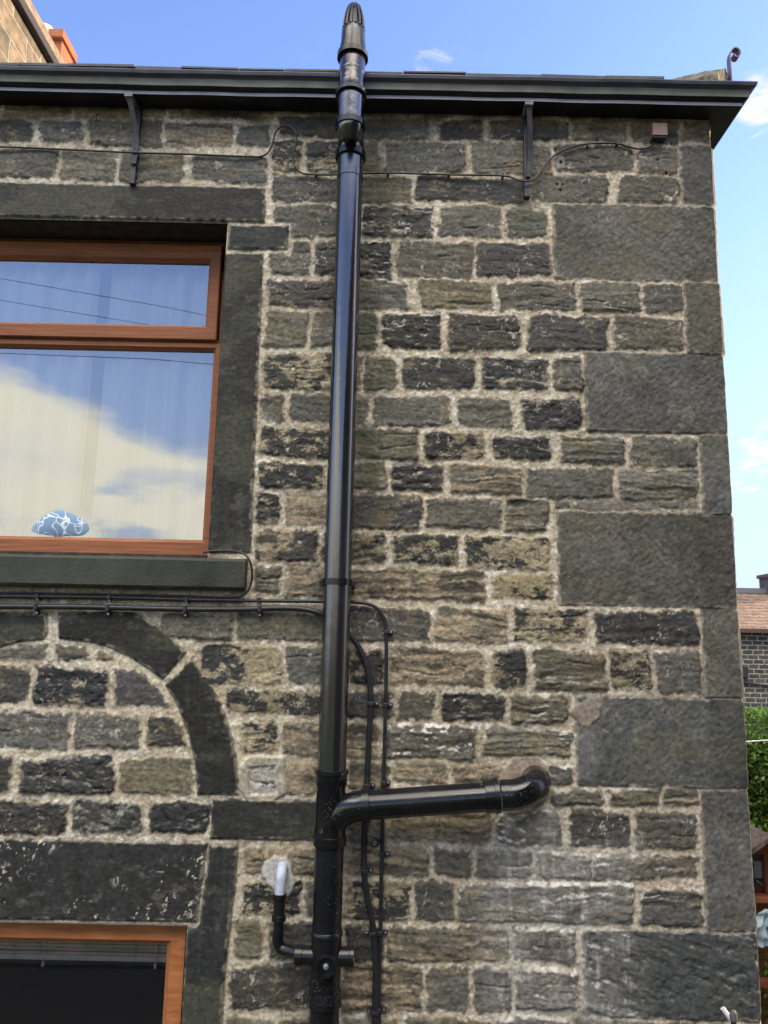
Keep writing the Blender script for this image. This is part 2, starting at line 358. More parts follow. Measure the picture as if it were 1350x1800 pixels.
POLYS = [
 ('lintel', 'L', [(-640, 308), (466, 331), (466, 392), (-640, 368)]),
 ('tie_stone', 'L', [(402, 396), (507, 397), (506, 440), (401, 439)]),
 ('jamb', 'L', [(384, 445), (463, 446), (451, 720), (441, 972), (362, 972), (372, 700)]),
 ('arch_stone', 'L', [(-80, 1076), (82, 1078), (84, 1112), (78, 1124), (40, 1128), (-10, 1140), (-80, 1165)]),
 ('arch_stone', 'L', [(102, 1077), (232, 1076), (283, 1100), (328, 1146), (286, 1196), (262, 1176), (235, 1158), (200, 1141), (165, 1130), (104, 1122)]),
 ('arch_stone', 'L', [(337, 1159), (365, 1195), (393, 1245), (409, 1300), (417, 1345), (420, 1397), (347, 1397), (343, 1340), (331, 1290), (310, 1235), (290, 1205)]),
 ('', 'g', [(-70, 1150), (0, 1138), (60, 1131), (89, 1131), (86, 1162), (-70, 1164)]),
 ('', 'g', [(97, 1129), (158, 1135), (159, 1162), (97, 1162)]),
 ('', 'o', [(170, 1140), (196, 1150), (214, 1163), (169, 1162)]),
 ('', 'a', [(202, 1175), (243, 1176), (275, 1203), (300, 1244), (200, 1242)]),
 ('', 'd', [(258, 1258), (308, 1259), (320, 1283), (331, 1314), (258, 1314)]),
 ('lintel', 'F', [(-520, 1462), (366, 1480), (347, 1620), (-520, 1610)]),
 ('jamb', 'L', [(370, 1483), (419, 1484), (413, 1560), (397, 1700), (388, 1830), (385, 1990), (300, 1990), (315, 1800), (328, 1633), (350, 1622)]),
]
TYPES = {  # crust colour, base colour, coverage, protrusion, strata amp, rock amp, roughness, white
 'd': ((.058, .057, .052), (.20, .165, .11), .88, .010, .007, .006, .62, 0),
 'k': ((.040, .041, .040), (.24, .21, .15), .86, .012, .008, .014, .55, .28),
 'g': ((.108, .106, .092), (.17, .15, .11), .80, .009, .007, .006, .68, 0),
 'o': ((.138, .132, .102), (.19, .165, .11), .70, .009, .008, .006, .7, 0),
 'b': ((.130, .121, .094), (.285, .240, .170), .40, .008, .009, .006, .78, 0),
 't': ((.130, .121, .095), (.285, .238, .168), .48, .009, .015, .006, .78, 0),
 'p': ((.044, .044, .041), (.31, .27, .18), .60, .009, .008, .008, .64, .1),
 'h': ((.038, .039, .040), (.31, .27, .18), .70, .008, .005, .006, .6, 0),
 'y': ((.040, .039, .036), (.30, .26, .16), .40, .006, .006, .008, .7, 0),
 's': ((.145, .138, .114), (.18, .16, .11), .62, .011, .020, .004, .7, .1),
 'w': ((.110, .108, .098), (.20, .18, .14), .70, .011, .010, .012, .6, 1.0),
 'v': ((.125, .120, .104), (.20, .175, .13), .68, .010, .012, .008, .62, .40),
 'u': ((.050, .052, .048), (.24, .24, .20), .62, .010, .003, .014, .6, .3),
 'n': ((.20, .185, .16), (.26, .235, .20), .5, .004, .004, .003, .8, 0),
 'a': ((.085, .083, .084), (.12, .115, .11), .8, .006, .003, .003, .65, 0),
 'm': ((.12, .14, .18), (.36, .34, .30), .55, .004, .002, .006, .7, .2),
 'Q': ((.108, .109, .100), (.165, .160, .138), .80, .008, .0015, .0045, .66, .05),
 'R': ((.066, .070, .067), (.115, .115, .10), .84, .012, .008, .016, .55, .07),
 'L': ((.026, .028, .028), (.062, .064, .052), .84, .010, .001, .0015, .6, 0),
 'F': ((.034, .036, .038), (.075, .075, .065), .86, .010, .001, .0018, .55, .0),
}
stones = []
for row in ROWS.strip().split('\n'):
    for it in row.split(';'):
        a = it.split()
        if len(a) < 5: continue
        x0, y0, x1, y1 = map(float, a[:4]); t = a[4]
        xm = (max(x0, 0)+x1)/2; ym = (y0+y1)/2
        X0 = at(x0, ym)[0]; X1 = at(x1, ym)[0]; Z1 = at(xm, y0)[1]; Z0 = at(xm, y1)[1]
        if x1 < -50: continue
        stones.append(dict(b=(X0, X1, Z0, Z1), t=t, n='quoin' if (t in 'QR') else ''))
CX = 1.452                                         # the corner of the house
for s in stones:
    if s['n'] == 'quoin': s['b'] = (s['b'][0], CX+.05, s['b'][2], s['b'][3])
for n, t, pts in POLYS:
    stones.append(dict(p=[at(*q) for q in pts], t=t, n=n))
XV0 = at(-60, 900)[0]; ZV0 = at(675, 1836)[1]; ZT = 5.592
OPEN = []                                          # window openings x0,x1,z0,z1
OPEN.append((-2.75, at(381, 700)[0]+.001, at(200, 976)[1], at(200, 388)[1]))
OPEN.append((-2.35, at(323, 1720)[0], .95, at(200, 1626)[1]))
for s in stones:
    if 'p' in s:
        xs = [q[0] for q in s['p']]; zs = [q[1] for q in s['p']]; s['b'] = (min(xs), max(xs), min(zs), max(zs))
def autofill(stones, x0, x1, z0, z1, rs, skip=lambda b: False, weights='ddgggoobpps'):
    z = z0
    while z < z1-.05:
        h = min(rs.uniform(.105, .165), z1-z); x = x0-rs.uniform(0, .2)
        while x < x1:
            ww = rs.uniform(.16, .40); b = (max(x, x0), min(x+ww-.028, x1), z+.013, z+h-.013)
            ok = b[1]-b[0] > .05 and not skip(b)
            if ok:
                for s in stones:
                    q = s['b']
                    if b[0] < q[1]+.015 and b[1] > q[0]-.015 and b[2] < q[3]+.008 and b[3] > q[2]-.008: ok = False; break
            if ok: stones.append(dict(b=b, t=rs.choice(weights), n=''))
            x += ww
        z += h
def skipf(b):
    if b[1] > XV0 and b[3] > ZV0: return True
    for o in OPEN:
        if b[0] < o[1] and b[1] > o[0] and b[2] < o[3]+.02 and b[3] > o[2]-.14: return True
    return False
rs = random.Random(5)
# quoins below the picture
zq = ZV0-.02; k = 0
while zq > .1:
    h = (.30, .36)[k % 2]; stones.append(dict(b=(CX-(.15 if k % 2 else .62), CX+.05, max(zq-h, 0), zq-.012), t='Q', n='quoin')); zq -= h+.012; k += 1
autofill(stones, -4.6, CX-.02, .0, ZT, rs, skipf)

def wallgen(stones, xs, zs, fine, kind):
    """returns height field (towards the viewer), colour, group id"""
    nx, nz = len(xs), len(zs)
    X, Z = np.meshgrid(xs.astype(np.float32), zs.astype(np.float32), indexing='ij')
    wx = (fbm(X*16, Z*16, 3, 3)-.5)*.022+(fbm(X*75, Z*75, 2, 5)-.5)*.009
    wz = (fbm(X*16, Z*16, 3, 13)-.5)*.018+(fbm(X*75, Z*75, 2, 15)-.5)*.009
    SD = np.full(X.shape, .5, np.float32); ID = np.full(X.shape, -1, np.int32)
    H = np.zeros(X.shape, np.float32); WH = np.zeros(X.shape, np.float32)
    C = np.zeros(X.shape+(3,), np.float32); RG = np.full(X.shape, .85, np.float32)
    # mortar
    g1 = fbm(X*120, Z*120, 2, 31); g2 = fbm(X*9, Z*9, 3, 33); g3 = fbm(X*38, Z*38, 3, 35)
    mc = mixc(np.array((.41, .358, .262), np.float32), np.array((.57, .52, .41), np.float32), ss(g2*.5+g3*.5, .35, .62))
    pink = ss(X, .55, 1.2)*ss(g2, .35, .6)
    mc = mixc(mc, np.array((.45, .37, .31), np.float32), pink*.6)
    mc = mc*(0.80+.40*g1[..., None])*(.80+.4*fbm(X*2.2, Z*2.6, 3, 41)[..., None])
    mc = mixc(mc, np.array((.10, .085, .065), np.float32), ss(g1, .74, .86)*.8)
    lime = ss(fbm(X*46, Z*60, 3, 37), .60, .68)*ss(fbm(X*5, Z*7, 2, 39), .42, .6)
    mc = mixc(mc, np.array((.80, .79, .76), np.float32), lime*.5)
    C[:] = mc; H[:] = (g3-.5)*.008+(g1-.5)*.0035+(g2-.5)*.006
    for i, s in enumerate(stones):
        b = s['b']; m_ = .05
        i0, i1 = np.searchsorted(xs, (b[0]-m_, b[1]+m_)); j0, j1 = np.searchsorted(zs, (b[2]-m_, b[3]+m_))
        if i1-i0 < 2 or j1-j0 < 2: continue
        W = (slice(i0, i1), slice(j0, j1)); r_ = np.random.RandomState(i*7+3)
        crust, base, cov, prot, asx, arx, rgh, wh = TYPES[s['t']]
        dressed = s['t'] in 'QLFR'; kw = .28 if dressed else 1.0
        if s['t'] == 'R': kw = .7
        if s['t'] == 'Q': kw = .45
        x = X[W]+wx[W]*kw; z = Z[W]+wz[W]*kw
        if 'p' in s: sdv = polysd(x, z, s['p'])+.001
        else:
            cx, cz = (b[0]+b[1])/2, (b[2]+b[3])/2; hx, hz = (b[1]-b[0])/2+.0045, (b[3]-b[2])/2+.004
            if not dressed:
                sk1, sk2 = r_.uniform(-.10, .10), r_.uniform(-.035, .035)
                dx, dz = x-cx, z-cz; px_ = dx+sk1*dz; pz_ = dz+sk2*dx
                # one or two clipped corners
                rr = r_.uniform(.010, .030)
                pz_ = pz_*(1+.10*r_.uniform(-1, 1)*px_/max(hx, .05))
            else: px_, pz_ = x-cx, z-cz; rr = .009 if s['t'] == 'Q' else .004 if s['t'] != 'R' else .012
            rr = min(rr, hx*.7, hz*.7)
            qx = np.abs(px_)-hx+rr; qz = np.abs(pz_)-hz+rr
            sdv = np.hypot(np.maximum(qx, 0), np.maximum(qz, 0))+np.minimum(np.maximum(qx, qz), 0)-rr
        m = sdv < SD[W]; SD[W] = np.where(m, sdv, SD[W])
        m &= sdv < 0.004
        an = r_.uniform(-.12, .10) if s['t'] not in 'RQ' else -.35 if s['t'] == 'R' else -.75
        ox, oz = r_.uniform(0, 60, 2); lx = (x*math.cos(an)+z*math.sin(an))+ox; lz = (-x*math.sin(an)+z*math.cos(an))+oz
        wob = (fbm(lx*5, lz*5, 2, i % 50)-.5)*.03
        strat = fbm(lx*5, (lz+wob)*52, 4, i % 60); rock = fbm(lx*24, lz*38, 4, i % 70+5); lowf = fbm(lx*6, lz*9, 2, i % 40+9)
        cr = fbm(lx*17+strat*.6, lz*29, 5, i % 80+11, .74); fine_ = fbm(lx*90, lz*110, 2, i % 30+21)
        e = ss(-sdv+(fbm(x*50, z*50, 2, 9)-.5)*(.012 if not dressed else .002), -.002, .017 if not dressed else .006)
        rid = 1-np.abs(rock*2-1)
        tiltx, tiltz = r_.uniform(-.02, .02, 2)
        pr = prot*r_.uniform(.35, 1.0)
        if s['t'] in 'LF' : tiltx = tiltz = 0; pr = prot
        h = e*(pr+asx*.85*(strat-.5)+arx*.75*(rock-.5)+arx*.25*(rid-.7)+(.010 if not dressed else .003)*(lowf-.5)+(.0016 if dressed else .0035)*(fine_-.5)
               +tiltx*(x-(b[0]+b[1])/2)+tiltz*(z-(b[2]+b[3])/2))
        if s['t'] == 'Q':
            pit = fbm(lx*85, lz*45, 2, 7); h = h+e*.0042*(pit-.5)
        if not dressed and r_.rand() < .22:        # bedding cracks
            for _ in range(r_.randint(1, 4)):
                zc = b[2]+(b[3]-b[2])*r_.uniform(.15, .85); ln = r_.uniform(.03, .12); xc = b[0]+(b[1]-b[0])*r_.uniform(.2, .8)
                cz_ = np.abs(z+(x-xc)*math.tan(an)-zc+(lowf-.5)*.02)
                h = h-e*.0045*ss(cz_, .006, .0015)*ss(np.abs(x-xc), ln, ln*.6)
        H[W] = np.where(m, h+H[W]*(1-e), H[W])
        # colours
        tone = r_.uniform(.82, 1.18); hue = r_.uniform(-.05, .05)
        cb = np.array(base, np.float32)*(.9+r_.uniform(-.15, .15)); cc = np.array(crust, np.float32)*tone; cc[0] *= 1+hue; cc[2] *= 1-hue*1.5
        thr = .5-(cov-.5)*.46
        edge = ss(-sdv, .018, .0)*(.10 if not dressed else .05)
        if s['t'] == 'h': edge = edge+.22*ss(x, (b[0]*.45+b[1]*.55)-.02, (b[0]*.4+b[1]*.6)+.03)
        k_ = ss(cr-edge+(lowf-.5)*.25, thr-.05, thr+.05)
        col = mixc(cb[None, None]*(.72+.56*strat[..., None]), cc[None, None]*(.72+.56*rock[..., None]), k_)
        # thin pale or rusty bands in bedded stone
        if s['t'] in 'btsv': 
            bandm = ss(strat, .60, .72)*.55; col = mixc(col, np.array((.30, .228, .135), np.float32), bandm*ss(fbm(lx*3, lz*8, 2, 3), .4, .6)*(.9 if s['t'] in 'bt' else .4))
            col = mixc(col, np.array((.05, .045, .038), np.float32), ss(strat, .40, .30)*.6)
        if s['t'] == 'F':
            sp = ss(fbm(lx*58+2.5*fbm(lx*40, lz*40, 2, 71), lz*55+2.5*fbm(lx*40, lz*40, 2, 73), 3, 3, .7), .66, .73)*ss(fbm(lx*6, lz*6, 2, 5), .40, .58); col = mixc(col, np.array((.55, .53, .44), np.float32), sp)
        if s['t'] in 'kpdg':
            sp = ss(fbm(lx*62+2.5*fbm(lx*45, lz*45, 2, 71), lz*60+2.5*fbm(lx*45, lz*45, 2, 73), 3, 3, .7), .68, .75)*ss(fbm(lx*10, lz*12, 2, 8), .45, .6); col = mixc(col, np.array((.42, .40, .35), np.float32), sp*.8)
        if s['t'] == 'L':
            st = fbm(lx*9, lz*150, 2, 4) if (b[1]-b[0]) > (b[3]-b[2]) else fbm(lx*150, lz*5, 2, 4)
            col = col*(.72+.56*st[..., None])
            col = mixc(col, np.array((.075, .080, .055), np.float32), ss(fbm(lx*4, lz*6, 3, 6), .52, .68)*.55)
        col = col*(.68+.64*fine_[..., None]) if not dressed else col*(.80+.40*fine_[..., None])
        if s['t'] == 'Q': col = col*(.50+1.0*fbm(lx*3, lz*4, 4, 19)[..., None]); col = mixc(col, np.array((.115, .110, .080), np.float32), ss(fbm(lx*5, lz*5, 4, 23), .52, .66)*.5)
        if not dressed: col = col*(.78+.44*strat[..., None])
        if s['t'] == 'Q' and b[1]-b[0] > .35: col = col*(1-.16*ss(x+(cr-.5)*.06, CX-.17, CX-.13))[..., None]   # drafted margin, more soot
        # mortar smeared over the edge of the stone
        smear = ss(-sdv+(fbm(x*45, z*45, 3, 3)-.5)*.026, .0095, .0)*(1 if not dressed else .5)
        if not dressed: col = mixc(col, cb[None, None]*(.7+.5*fine_[..., None]), ss(-sdv+(cr-.5)*.06, .014, .003)*.55)
        col = mixc(col, C[W]*.85, smear)
        C[W] = np.where(m[..., None], col, C[W]); ID[W] = np.where(m & (sdv < .0035), i, ID[W])
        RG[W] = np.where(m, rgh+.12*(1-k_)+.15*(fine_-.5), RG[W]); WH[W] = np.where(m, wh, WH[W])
    if kind == 'front':
        # lime weathering / drips where they are on the wall, plus painted ledge glints
        def zone(px0, py0, px1, py1, f):
            a = at(px0, py1); b_ = at(px1, py0)
            return ss(X, a[0]-f, a[0]+f)*ss(X, b_[0]+f, b_[0]-f)*ss(Z, a[1]-f, a[1]+f)*ss(Z, b_[1]+f, b_[1]-f)
        drip = fbm(X*70, Z*4.5, 3, 51); blot = fbm(X*22, Z*22, 4, 53)
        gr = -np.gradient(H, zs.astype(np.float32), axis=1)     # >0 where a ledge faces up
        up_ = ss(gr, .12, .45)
        zw = np.maximum(zone(850, 1480, 1120, 1830, .06), zone(880, 1415, 990, 1470, .03))
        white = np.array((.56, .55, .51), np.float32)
        C = mixc(C, white, zw*np.clip(ss(drip, .48, .85)*.45*ss(blot, .30, .60)+ss(blot, .62, .78)*.3, 0, 1))
        C = mixc(C, white*.55+C.mean(-1, keepdims=True)*.3, zw*(.16+.40*ss(fbm(X*9, Z*6, 4, 57), .35, .7)))
        zl = zone(930, 1530, 1120, 1570, .02)+zone(940, 1200, 1100, 1400, .05)*.5+zone(680, 1270, 860, 1300, .03)*.6+zone(620, 350, 760, 600, .05)*.35+zone(1030, 1640, 1340, 1760, .05)*.10
        C = mixc(C, white*1.15, np.clip((WH*.8+zw*.3+zl)*up_*ss(fbm(X*30, Z*30, 2, 55), .42, .6), 0, .85))  # whitens up-facing ledges: lime deposit plus glints put into the colour
        # repair patches
        def patch(poly, col, dep, rough=.8, hole=None, soft=.004):
            nonlocal C, H, RG, ID
            pts = [at(*q) for q in poly]; d_ = polysd(X+wx*.5, Z+wz*.5, pts)
            if hole is not None: d_ = np.maximum(d_, -polysd(X+wx*.5, Z+wz*.5, [at(*q) for q in hole]))
            k = ss(-d_, -soft, soft); H = H*(1-k)+k*(dep+.25*H+.003*(g3-.5)); C = mixc(C, np.array(col, np.float32)*(.82+.36*g3[..., None])*(.9+.2*g1[..., None]), k); RG = np.maximum(RG, k*rough)
            ID = np.where(k > .5, -1, ID)
        patch([(424, 1345), (440, 1330), (500, 1330), (502, 1395), (480, 1408), (430, 1404), (420, 1385)], (.36, .34, .27), .009, hole=[(438, 1348), (486, 1345), (488, 1396), (440, 1398)])
        patch([(460, 1524), (466, 1513), (476, 1509), (482, 1503), (494, 1506), (504, 1507), (512, 1517), (514, 1534), (519, 1548), (516, 1563), (507, 1575), (499, 1571), (488, 1577), (479, 1560), (470, 1553), (468, 1543), (460, 1540)], (.42, .42, .40), .014)
        patch([(884, 1350), (905, 1330), (945, 1330), (965, 1350), (968, 1400), (940, 1425), (900, 1432), (880, 1420), (872, 1380)], (.30, .245, .195), .006)
        patch([(1000, 1252), (1008, 1240), (1024, 1233), (1036, 1225), (1054, 1224), (1059, 1236), (1053, 1250), (1055, 1261), (1041, 1268), (1034, 1279), (1022, 1275), (1014, 1264)], (.27, .235, .20), .006, soft=.006)
        patch([(1018, 1280), (1045, 1285), (1060, 1340), (1040, 1375), (1016, 1370)], (.15, .148, .145), .010, soft=.025)
        patch([(972, 278), (990, 276), (992, 296), (978, 298)], (.28, .27, .25), .006)
        for (hx_, hy_, hr) in ((1180, 253, .006), (1191, 252, .006), (1171, 306, .006), (1155, 282, .006), (976, 262, .008), (986, 286, .009), (979, 324, .006), (989, 325, .006), (985, 335, .007), (668, 1172, .006), (152, 1078, .006)):
            a = at(hx_, hy_); r2 = np.hypot(X-a[0], Z-a[1]); k = ss(r2, hr, hr*.4); H = H-k*.014; C = mixc(C, np.array((.03, .02, .015), np.float32), k)
        # uneven dark and tan bands at the wall top, green growth by the pipe
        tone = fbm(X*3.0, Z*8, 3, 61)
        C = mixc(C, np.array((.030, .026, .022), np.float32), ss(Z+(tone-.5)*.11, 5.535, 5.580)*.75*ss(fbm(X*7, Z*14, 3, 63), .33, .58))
        C = mixc(C, np.array((.20, .145, .075), np.float32), ss(Z, 5.47, 5.53)*ss(fbm(X*6, Z*18, 3, 65), .45, .6)*.40)
        gp = np.exp(-((X+.06)/.085)**2)*ss(Z, 3.3, 3.7)
        C = mixc(C, np.array((.055, .060, .038), np.float32), gp*ss(fbm(X*14, Z*10, 3, 67), .36, .58)*.62)
        gp2 = np.exp(-((X-at(927, 400)[0])/.05)**2)*ss(Z, at(927, 440)[1], at(927, 370)[1])*ss(Z, at(927, 345)[1], at(927, 360)[1])
        C = mixc(C, np.array((.070, .085, .040), np.float32), gp2*.6)
        # the lower part of the wall is browner
        C = C*np.where(True, 1, 1)
    return X, Z, H, C, RG, ID
def grid_objects(X, Z, H, C, RG, GID, names, tf, keep, parent):
    """cuts one height field into separate meshes by group id"""
    nx, nz = X.shape; idx = np.arange(nx*nz).reshape(nx, nz)
    q = np.stack([idx[:-1, :-1], idx[1:, :-1], idx[1:, 1:], idx[:-1, 1:]], -1).reshape(-1, 4)
    g = np.maximum(np.maximum(GID[:-1, :-1], GID[1:, :-1]), np.maximum(GID[1:, 1:], GID[:-1, 1:])).reshape(-1)
    kp = keep.reshape(-1); q = q[kp]; g = g[kp]
    co = tf(X, Z, H).reshape(-1, 3).astype(np.float32); col = np.concatenate([C, RG[..., None]], -1).reshape(-1, 4).astype(np.float32)
    out = []
    for gi in np.unique(g):
        f = q[g == gi]; u, inv = np.unique(f, return_inverse=True); inv = inv.reshape(-1)
        me = bpy.data.meshes.new(names[gi]); me.vertices.add(len(u)); me.vertices.foreach_set('co', co[u].ravel())
        me.loops.add(len(inv)); me.loops.foreach_set('vertex_index', inv.astype(np.int32))
        me.polygons.add(len(f)); me.polygons.foreach_set('loop_start', np.arange(0, len(inv), 4, dtype=np.int32))
        me.polygons.foreach_set('loop_total', np.full(len(f), 4, np.int32)) if False else None
        me.update(calc_edges=True); me.polygons.foreach_set('use_smooth', np.ones(len(f), bool))
        a = me.color_attributes.new('Col', 'FLOAT_COLOR', 'POINT'); cc = col[u].copy(); cc[:, :3] = np.clip(cc[:, :3], .004, .8); cc[:, 3] = np.clip(cc[:, 3], .3, .95)
        a.data.foreach_set('color', cc.ravel()); me.materials.append(STONE); me.validate()
        o = bpy.data.objects.new(names[gi], me); COL.objects.link(o); setpar(o, parent); out.append((gi, o))
    return out

house = empty('stone_house', 'soot-darkened coursed stone house with big corner quoins and a black gutter', 'house', (0, 0, 0))
RES = .004
def axis(parts):
    o = []
    for a, b, r in parts: o.append(np.arange(a, b, r))
    return np.unique(np.round(np.concatenate(o), 5))
xs = np.unique(np.concatenate([axis([(-4.6, -2.1, .02), (-2.1, CX-.02, RES), (CX-.02, CX, .002)]), [CX], [o[0] for o in OPEN], [o[1] for o in OPEN]]))
zs = np.unique(np.concatenate([axis([(0, 1.75, .012), (1.75, ZT, RES)]), [ZT], [o[2] for o in OPEN], [o[3] for o in OPEN]]))
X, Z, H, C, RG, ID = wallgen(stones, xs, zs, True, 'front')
names = ['wall']; gmap = np.zeros(len(stones)+1, np.int32)
for i, s in enumerate(stones):
    if s['n']: names.append(s['n']); gmap[i] = len(names)-1
GID = gmap[ID]
# rounded arrises at the corner and at the openings
cr_ = ss(X, CX-.007, CX); H = H*(1-cr_)-.005*cr_**2
for (a0, a1, b0, b1) in OPEN:
    dd = np.maximum(np.maximum(a0-X, X-a1), np.maximum(b0-Z, Z-b1)); k = ss(dd, .008, 0)*(dd > -.001); H = H*(1-k)-.004*k
H = np.where(dd > 99, 0, H)
qoff = np.zeros_like(X); rq = np.random.RandomState(2)
for i, s in enumerate(stones):
    if s['n'] == 'quoin': qoff = np.where((Z > s['b'][2]) & (Z < s['b'][3]), rq.uniform(-.003, .005), qoff)
inq = np.zeros_like(X)
for s in stones:
    if s['n'] == 'quoin': inq = np.maximum(inq, ss(Z, s['b'][2]-.002, s['b'][2]+.012)*ss(Z, s['b'][3]+.002, s['b'][3]-.012))
XC = (qoff+(fbm(Z*14, Z*0+3, 4, 71)-.5)*.007-.004*(1-inq))*ss(X, CX-.03, CX)
def tf_front(X, Z, H): return np.stack([X+XC, -H, Z], -1)
xm = (xs[:-1]+xs[1:])/2; zm = (zs[:-1]+zs[1:])/2; XM, ZM = np.meshgrid(xm, zm, indexing='ij'); keep = np.ones(XM.shape, bool)
for (a0, a1, b0, b1) in OPEN: keep &= ~((XM > a0) & (XM < a1) & (ZM > b0) & (ZM < b1))
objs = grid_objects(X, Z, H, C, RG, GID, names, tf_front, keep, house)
# labels only for parts that differ
for gi, o in objs:
    if o.name.split('.')[0] == 'lintel' and o.location.z+0 > -9:
        pass
# side wall round the corner (x = CX, running back)
sst = []
for s in stones:
    if s['n'] == 'quoin':
        wdt = s['b'][1]-.05-s['b'][0]; ln = .62 if wdt < .35 else .24
        sst.append(dict(b=(-.05, ln, s['b'][2], s['b'][3]), t='Q', n=''))
autofill(sst, .0, 5.5, 0, ZT, random.Random(9))
ys_ = axis([(0, .04, .004), (.04, 5.5, .012)]); zs2 = axis([(0, ZT, .012)]); zs2 = np.append(zs2[:-1], ZT)
X2, Z2, H2, C2, RG2, ID2 = wallgen(sst, ys_, zs2, False, 'side')
k2 = ss(X2, .012, .0); H2 = H2*(1-k2)-.012*k2
grid_objects(X2, Z2, H2, C2, RG2, np.zeros_like(ID2), ['side_wall'], lambda A, B, Hh: np.stack([CX+Hh+.0, A, B], -1)[:, :, :], np.ones((len(ys_)-1, len(zs2)-1), bool), house)
side = [o for o in bpy.data.objects if o.name == 'side_wall'][0]
side.data.flip_normals() if False else None
# masonry behind the faces, with the reveals of the openings; rooms behind the windows
M_REV = mat('reveal_stone', (.045, .038, .030), .8, .3, noise=(22, .5), bump=(60, .004))
core = MB(); Yb = .30; o1, o2 = OPEN; YF = .016
XL = -4.6
def cb(x0, x1, z0, z1): core.box((x0, YF, z0), (x1, Yb, z1))
cb(XL, o1[0], 0, ZT); cb(o1[1], CX-.014, 0, ZT); cb(o1[0], o1[1], o1[3], ZT); cb(o1[0], o1[1], o2[3], o1[2]); cb(o1[0], o2[0], 0, o2[3]); cb(o2[1], o1[1], 0, o2[3]); cb(o2[0], o2[1], 0, o2[2])
core.box((CX-.3, Yb+.001, 0), (CX-.014, 5.5, ZT))
core.build('wall_core', M_REV, house)
room = MB()
for o in OPEN:
    x0, x1, z0, z1 = o[0]-.3, o[1]+.3, o[2]-.8, o[3]+.15; y0, y1 = Yb+.004, 3.2
    room.add([(x0, y0, z0), (x1, y0, z0), (x1, y1, z0), (x0, y1, z0), (x0, y0, z1), (x1, y0, z1), (x1, y1, z1), (x0, y1, z1)],
             [(3, 2, 1, 0), (4, 5, 6, 7), (1, 2, 6, 5), (2, 3, 7, 6), (3, 0, 4, 7)])
room.build('room_lining', M_DARKROOM, house)
# window sill: projecting dressed stone
zs1 = at(200, 1040)[1]; zt1 = OPEN[0][2]; SY = -.062
a_ = at(430, 1010, SY)
sill = MB(); sn = 90; 
def stone_bar(mb, x0, x1, ya, yb, z0, z1, nx=120):
    """dressed bar with a slightly worn face"""
    vs = []; fs = []; prof = [(yb, z0), (ya+.008, z0), (ya, z0+.010), (ya, (z0+z1)/2), (ya, z1-.012), (ya+.010, z1), (yb, z1+.006)]
    n = len(prof)
    for i in range(nx+1):
        x = x0+(x1-x0)*i/nx
        for j, (y, z) in enumerate(prof):
            d = (math.sin(x*9+j)*.3+math.sin(x*31+j*2.1)*.2+random.uniform(-.5, .5))*.0016
            vs.append((x, y+d, z+d*.8))
    for i in range(nx):
        for j in range(n-1): fs.append((i*n+j, (i+1)*n+j, (i+1)*n+j+1, i*n+j+1))
    mb.add(vs, fs, False); m = len(mb.v)-len(vs)
    mb.f.append(tuple(m+j for j in range(n))); mb.sm.append(False); mb.f.append(tuple(m+nx*n+j for j in range(n))[::-1]); mb.sm.append(False)
stone_bar(sill, -2.95, a_[0], SY, .04, at(200, 1032, SY)[1], at(200, 977, SY)[1]-.0)
M_SILL = mat('green_stained_sill_stone', (.032, .037, .028), .62, .4, noise=(6, .45), bump=(90, .0022))
sill.build('sill', M_SILL, house, label='green-stained projecting sill stone under the upper window')
sb = MB(); sb.box((-2.75, -.02, OPEN[0][2]-.012), (OPEN[0][1]-.003, .30, OPEN[0][2]+.006)); sb.build('sill_bed', M_REV, house)

# ------------------------------------------------------------------ windows
def frame_bar(mb, x0, z0, x1, z1, y, dep, ins=.018, hx=1):
    """rectangular ring of bars with a chamfer towards the glass: outer rect (x0,z0,x1,z1), list of widths"""
def ring(mb, o, i, y, dep, cham=.012, lift=.0):
    """mitred frame between outer rect o and inner rect i; y front face; chamfered inner lip"""
    (ax0, ax1, az0, az1), (bx0, bx1, bz0, bz1) = o, i
    def rect(x0, x1, z0, z1, yy): return [(x0, yy, z0), (x1, yy, z0), (x1, yy, z1), (x0, yy, z1)]
    c = cham
    L_ = [rect(ax0, ax1, az0, az1, y+dep), rect(ax0, ax1, az0, az1, y+.004), rect(ax0+.004, ax1-.004, az0+.004, az1-.004, y),
          rect(bx0-c, bx1+c, bz0-c, bz1+c, y), rect(bx0, bx1, bz0, bz1, y+c*1.3), rect(bx0, bx1, bz0, bz1, y+dep)]
    vs = sum(L_, []); fs = []
    for k in range(len(L_)-1):
        for j in range(4): fs.append((k*4+j, k*4+(j+1) % 4, (k+1)*4+(j+1) % 4, (k+1)*4+j))
    mb.add(vs, fs)
def wood_mat_pair(): pass
WY = .165
w1 = bpy.data.objects.new('window', None); COL.objects.link(w1); w1.location = (-1.6, WY, 4.3); setpar(w1, house)
w1['label'] = 'upper window with brown wood-effect frame and pale curtains behind'
gx = at(374, 620, WY)[0]; fx1 = OPEN[0][1]+.012; fx0 = OPEN[0][0]-.01
zt = OPEN[0][3]+.012; zb = OPEN[0][2]-.0
ztop_in = at(200, 432, WY)[1]
zm1 = at(200, 598, WY)[1]; zm0 = at(200, 612, WY)[1]; zbi = at(200, 945, WY)[1]; 
lx0 = fx0+.08
fr = MB()
ring(fr, (fx0, fx1, zb, zt), (lx0, at(385, 610, WY)[0], zm0+.02, at(200, 428, WY)[1]), WY+.012, .06, .01) if False else None
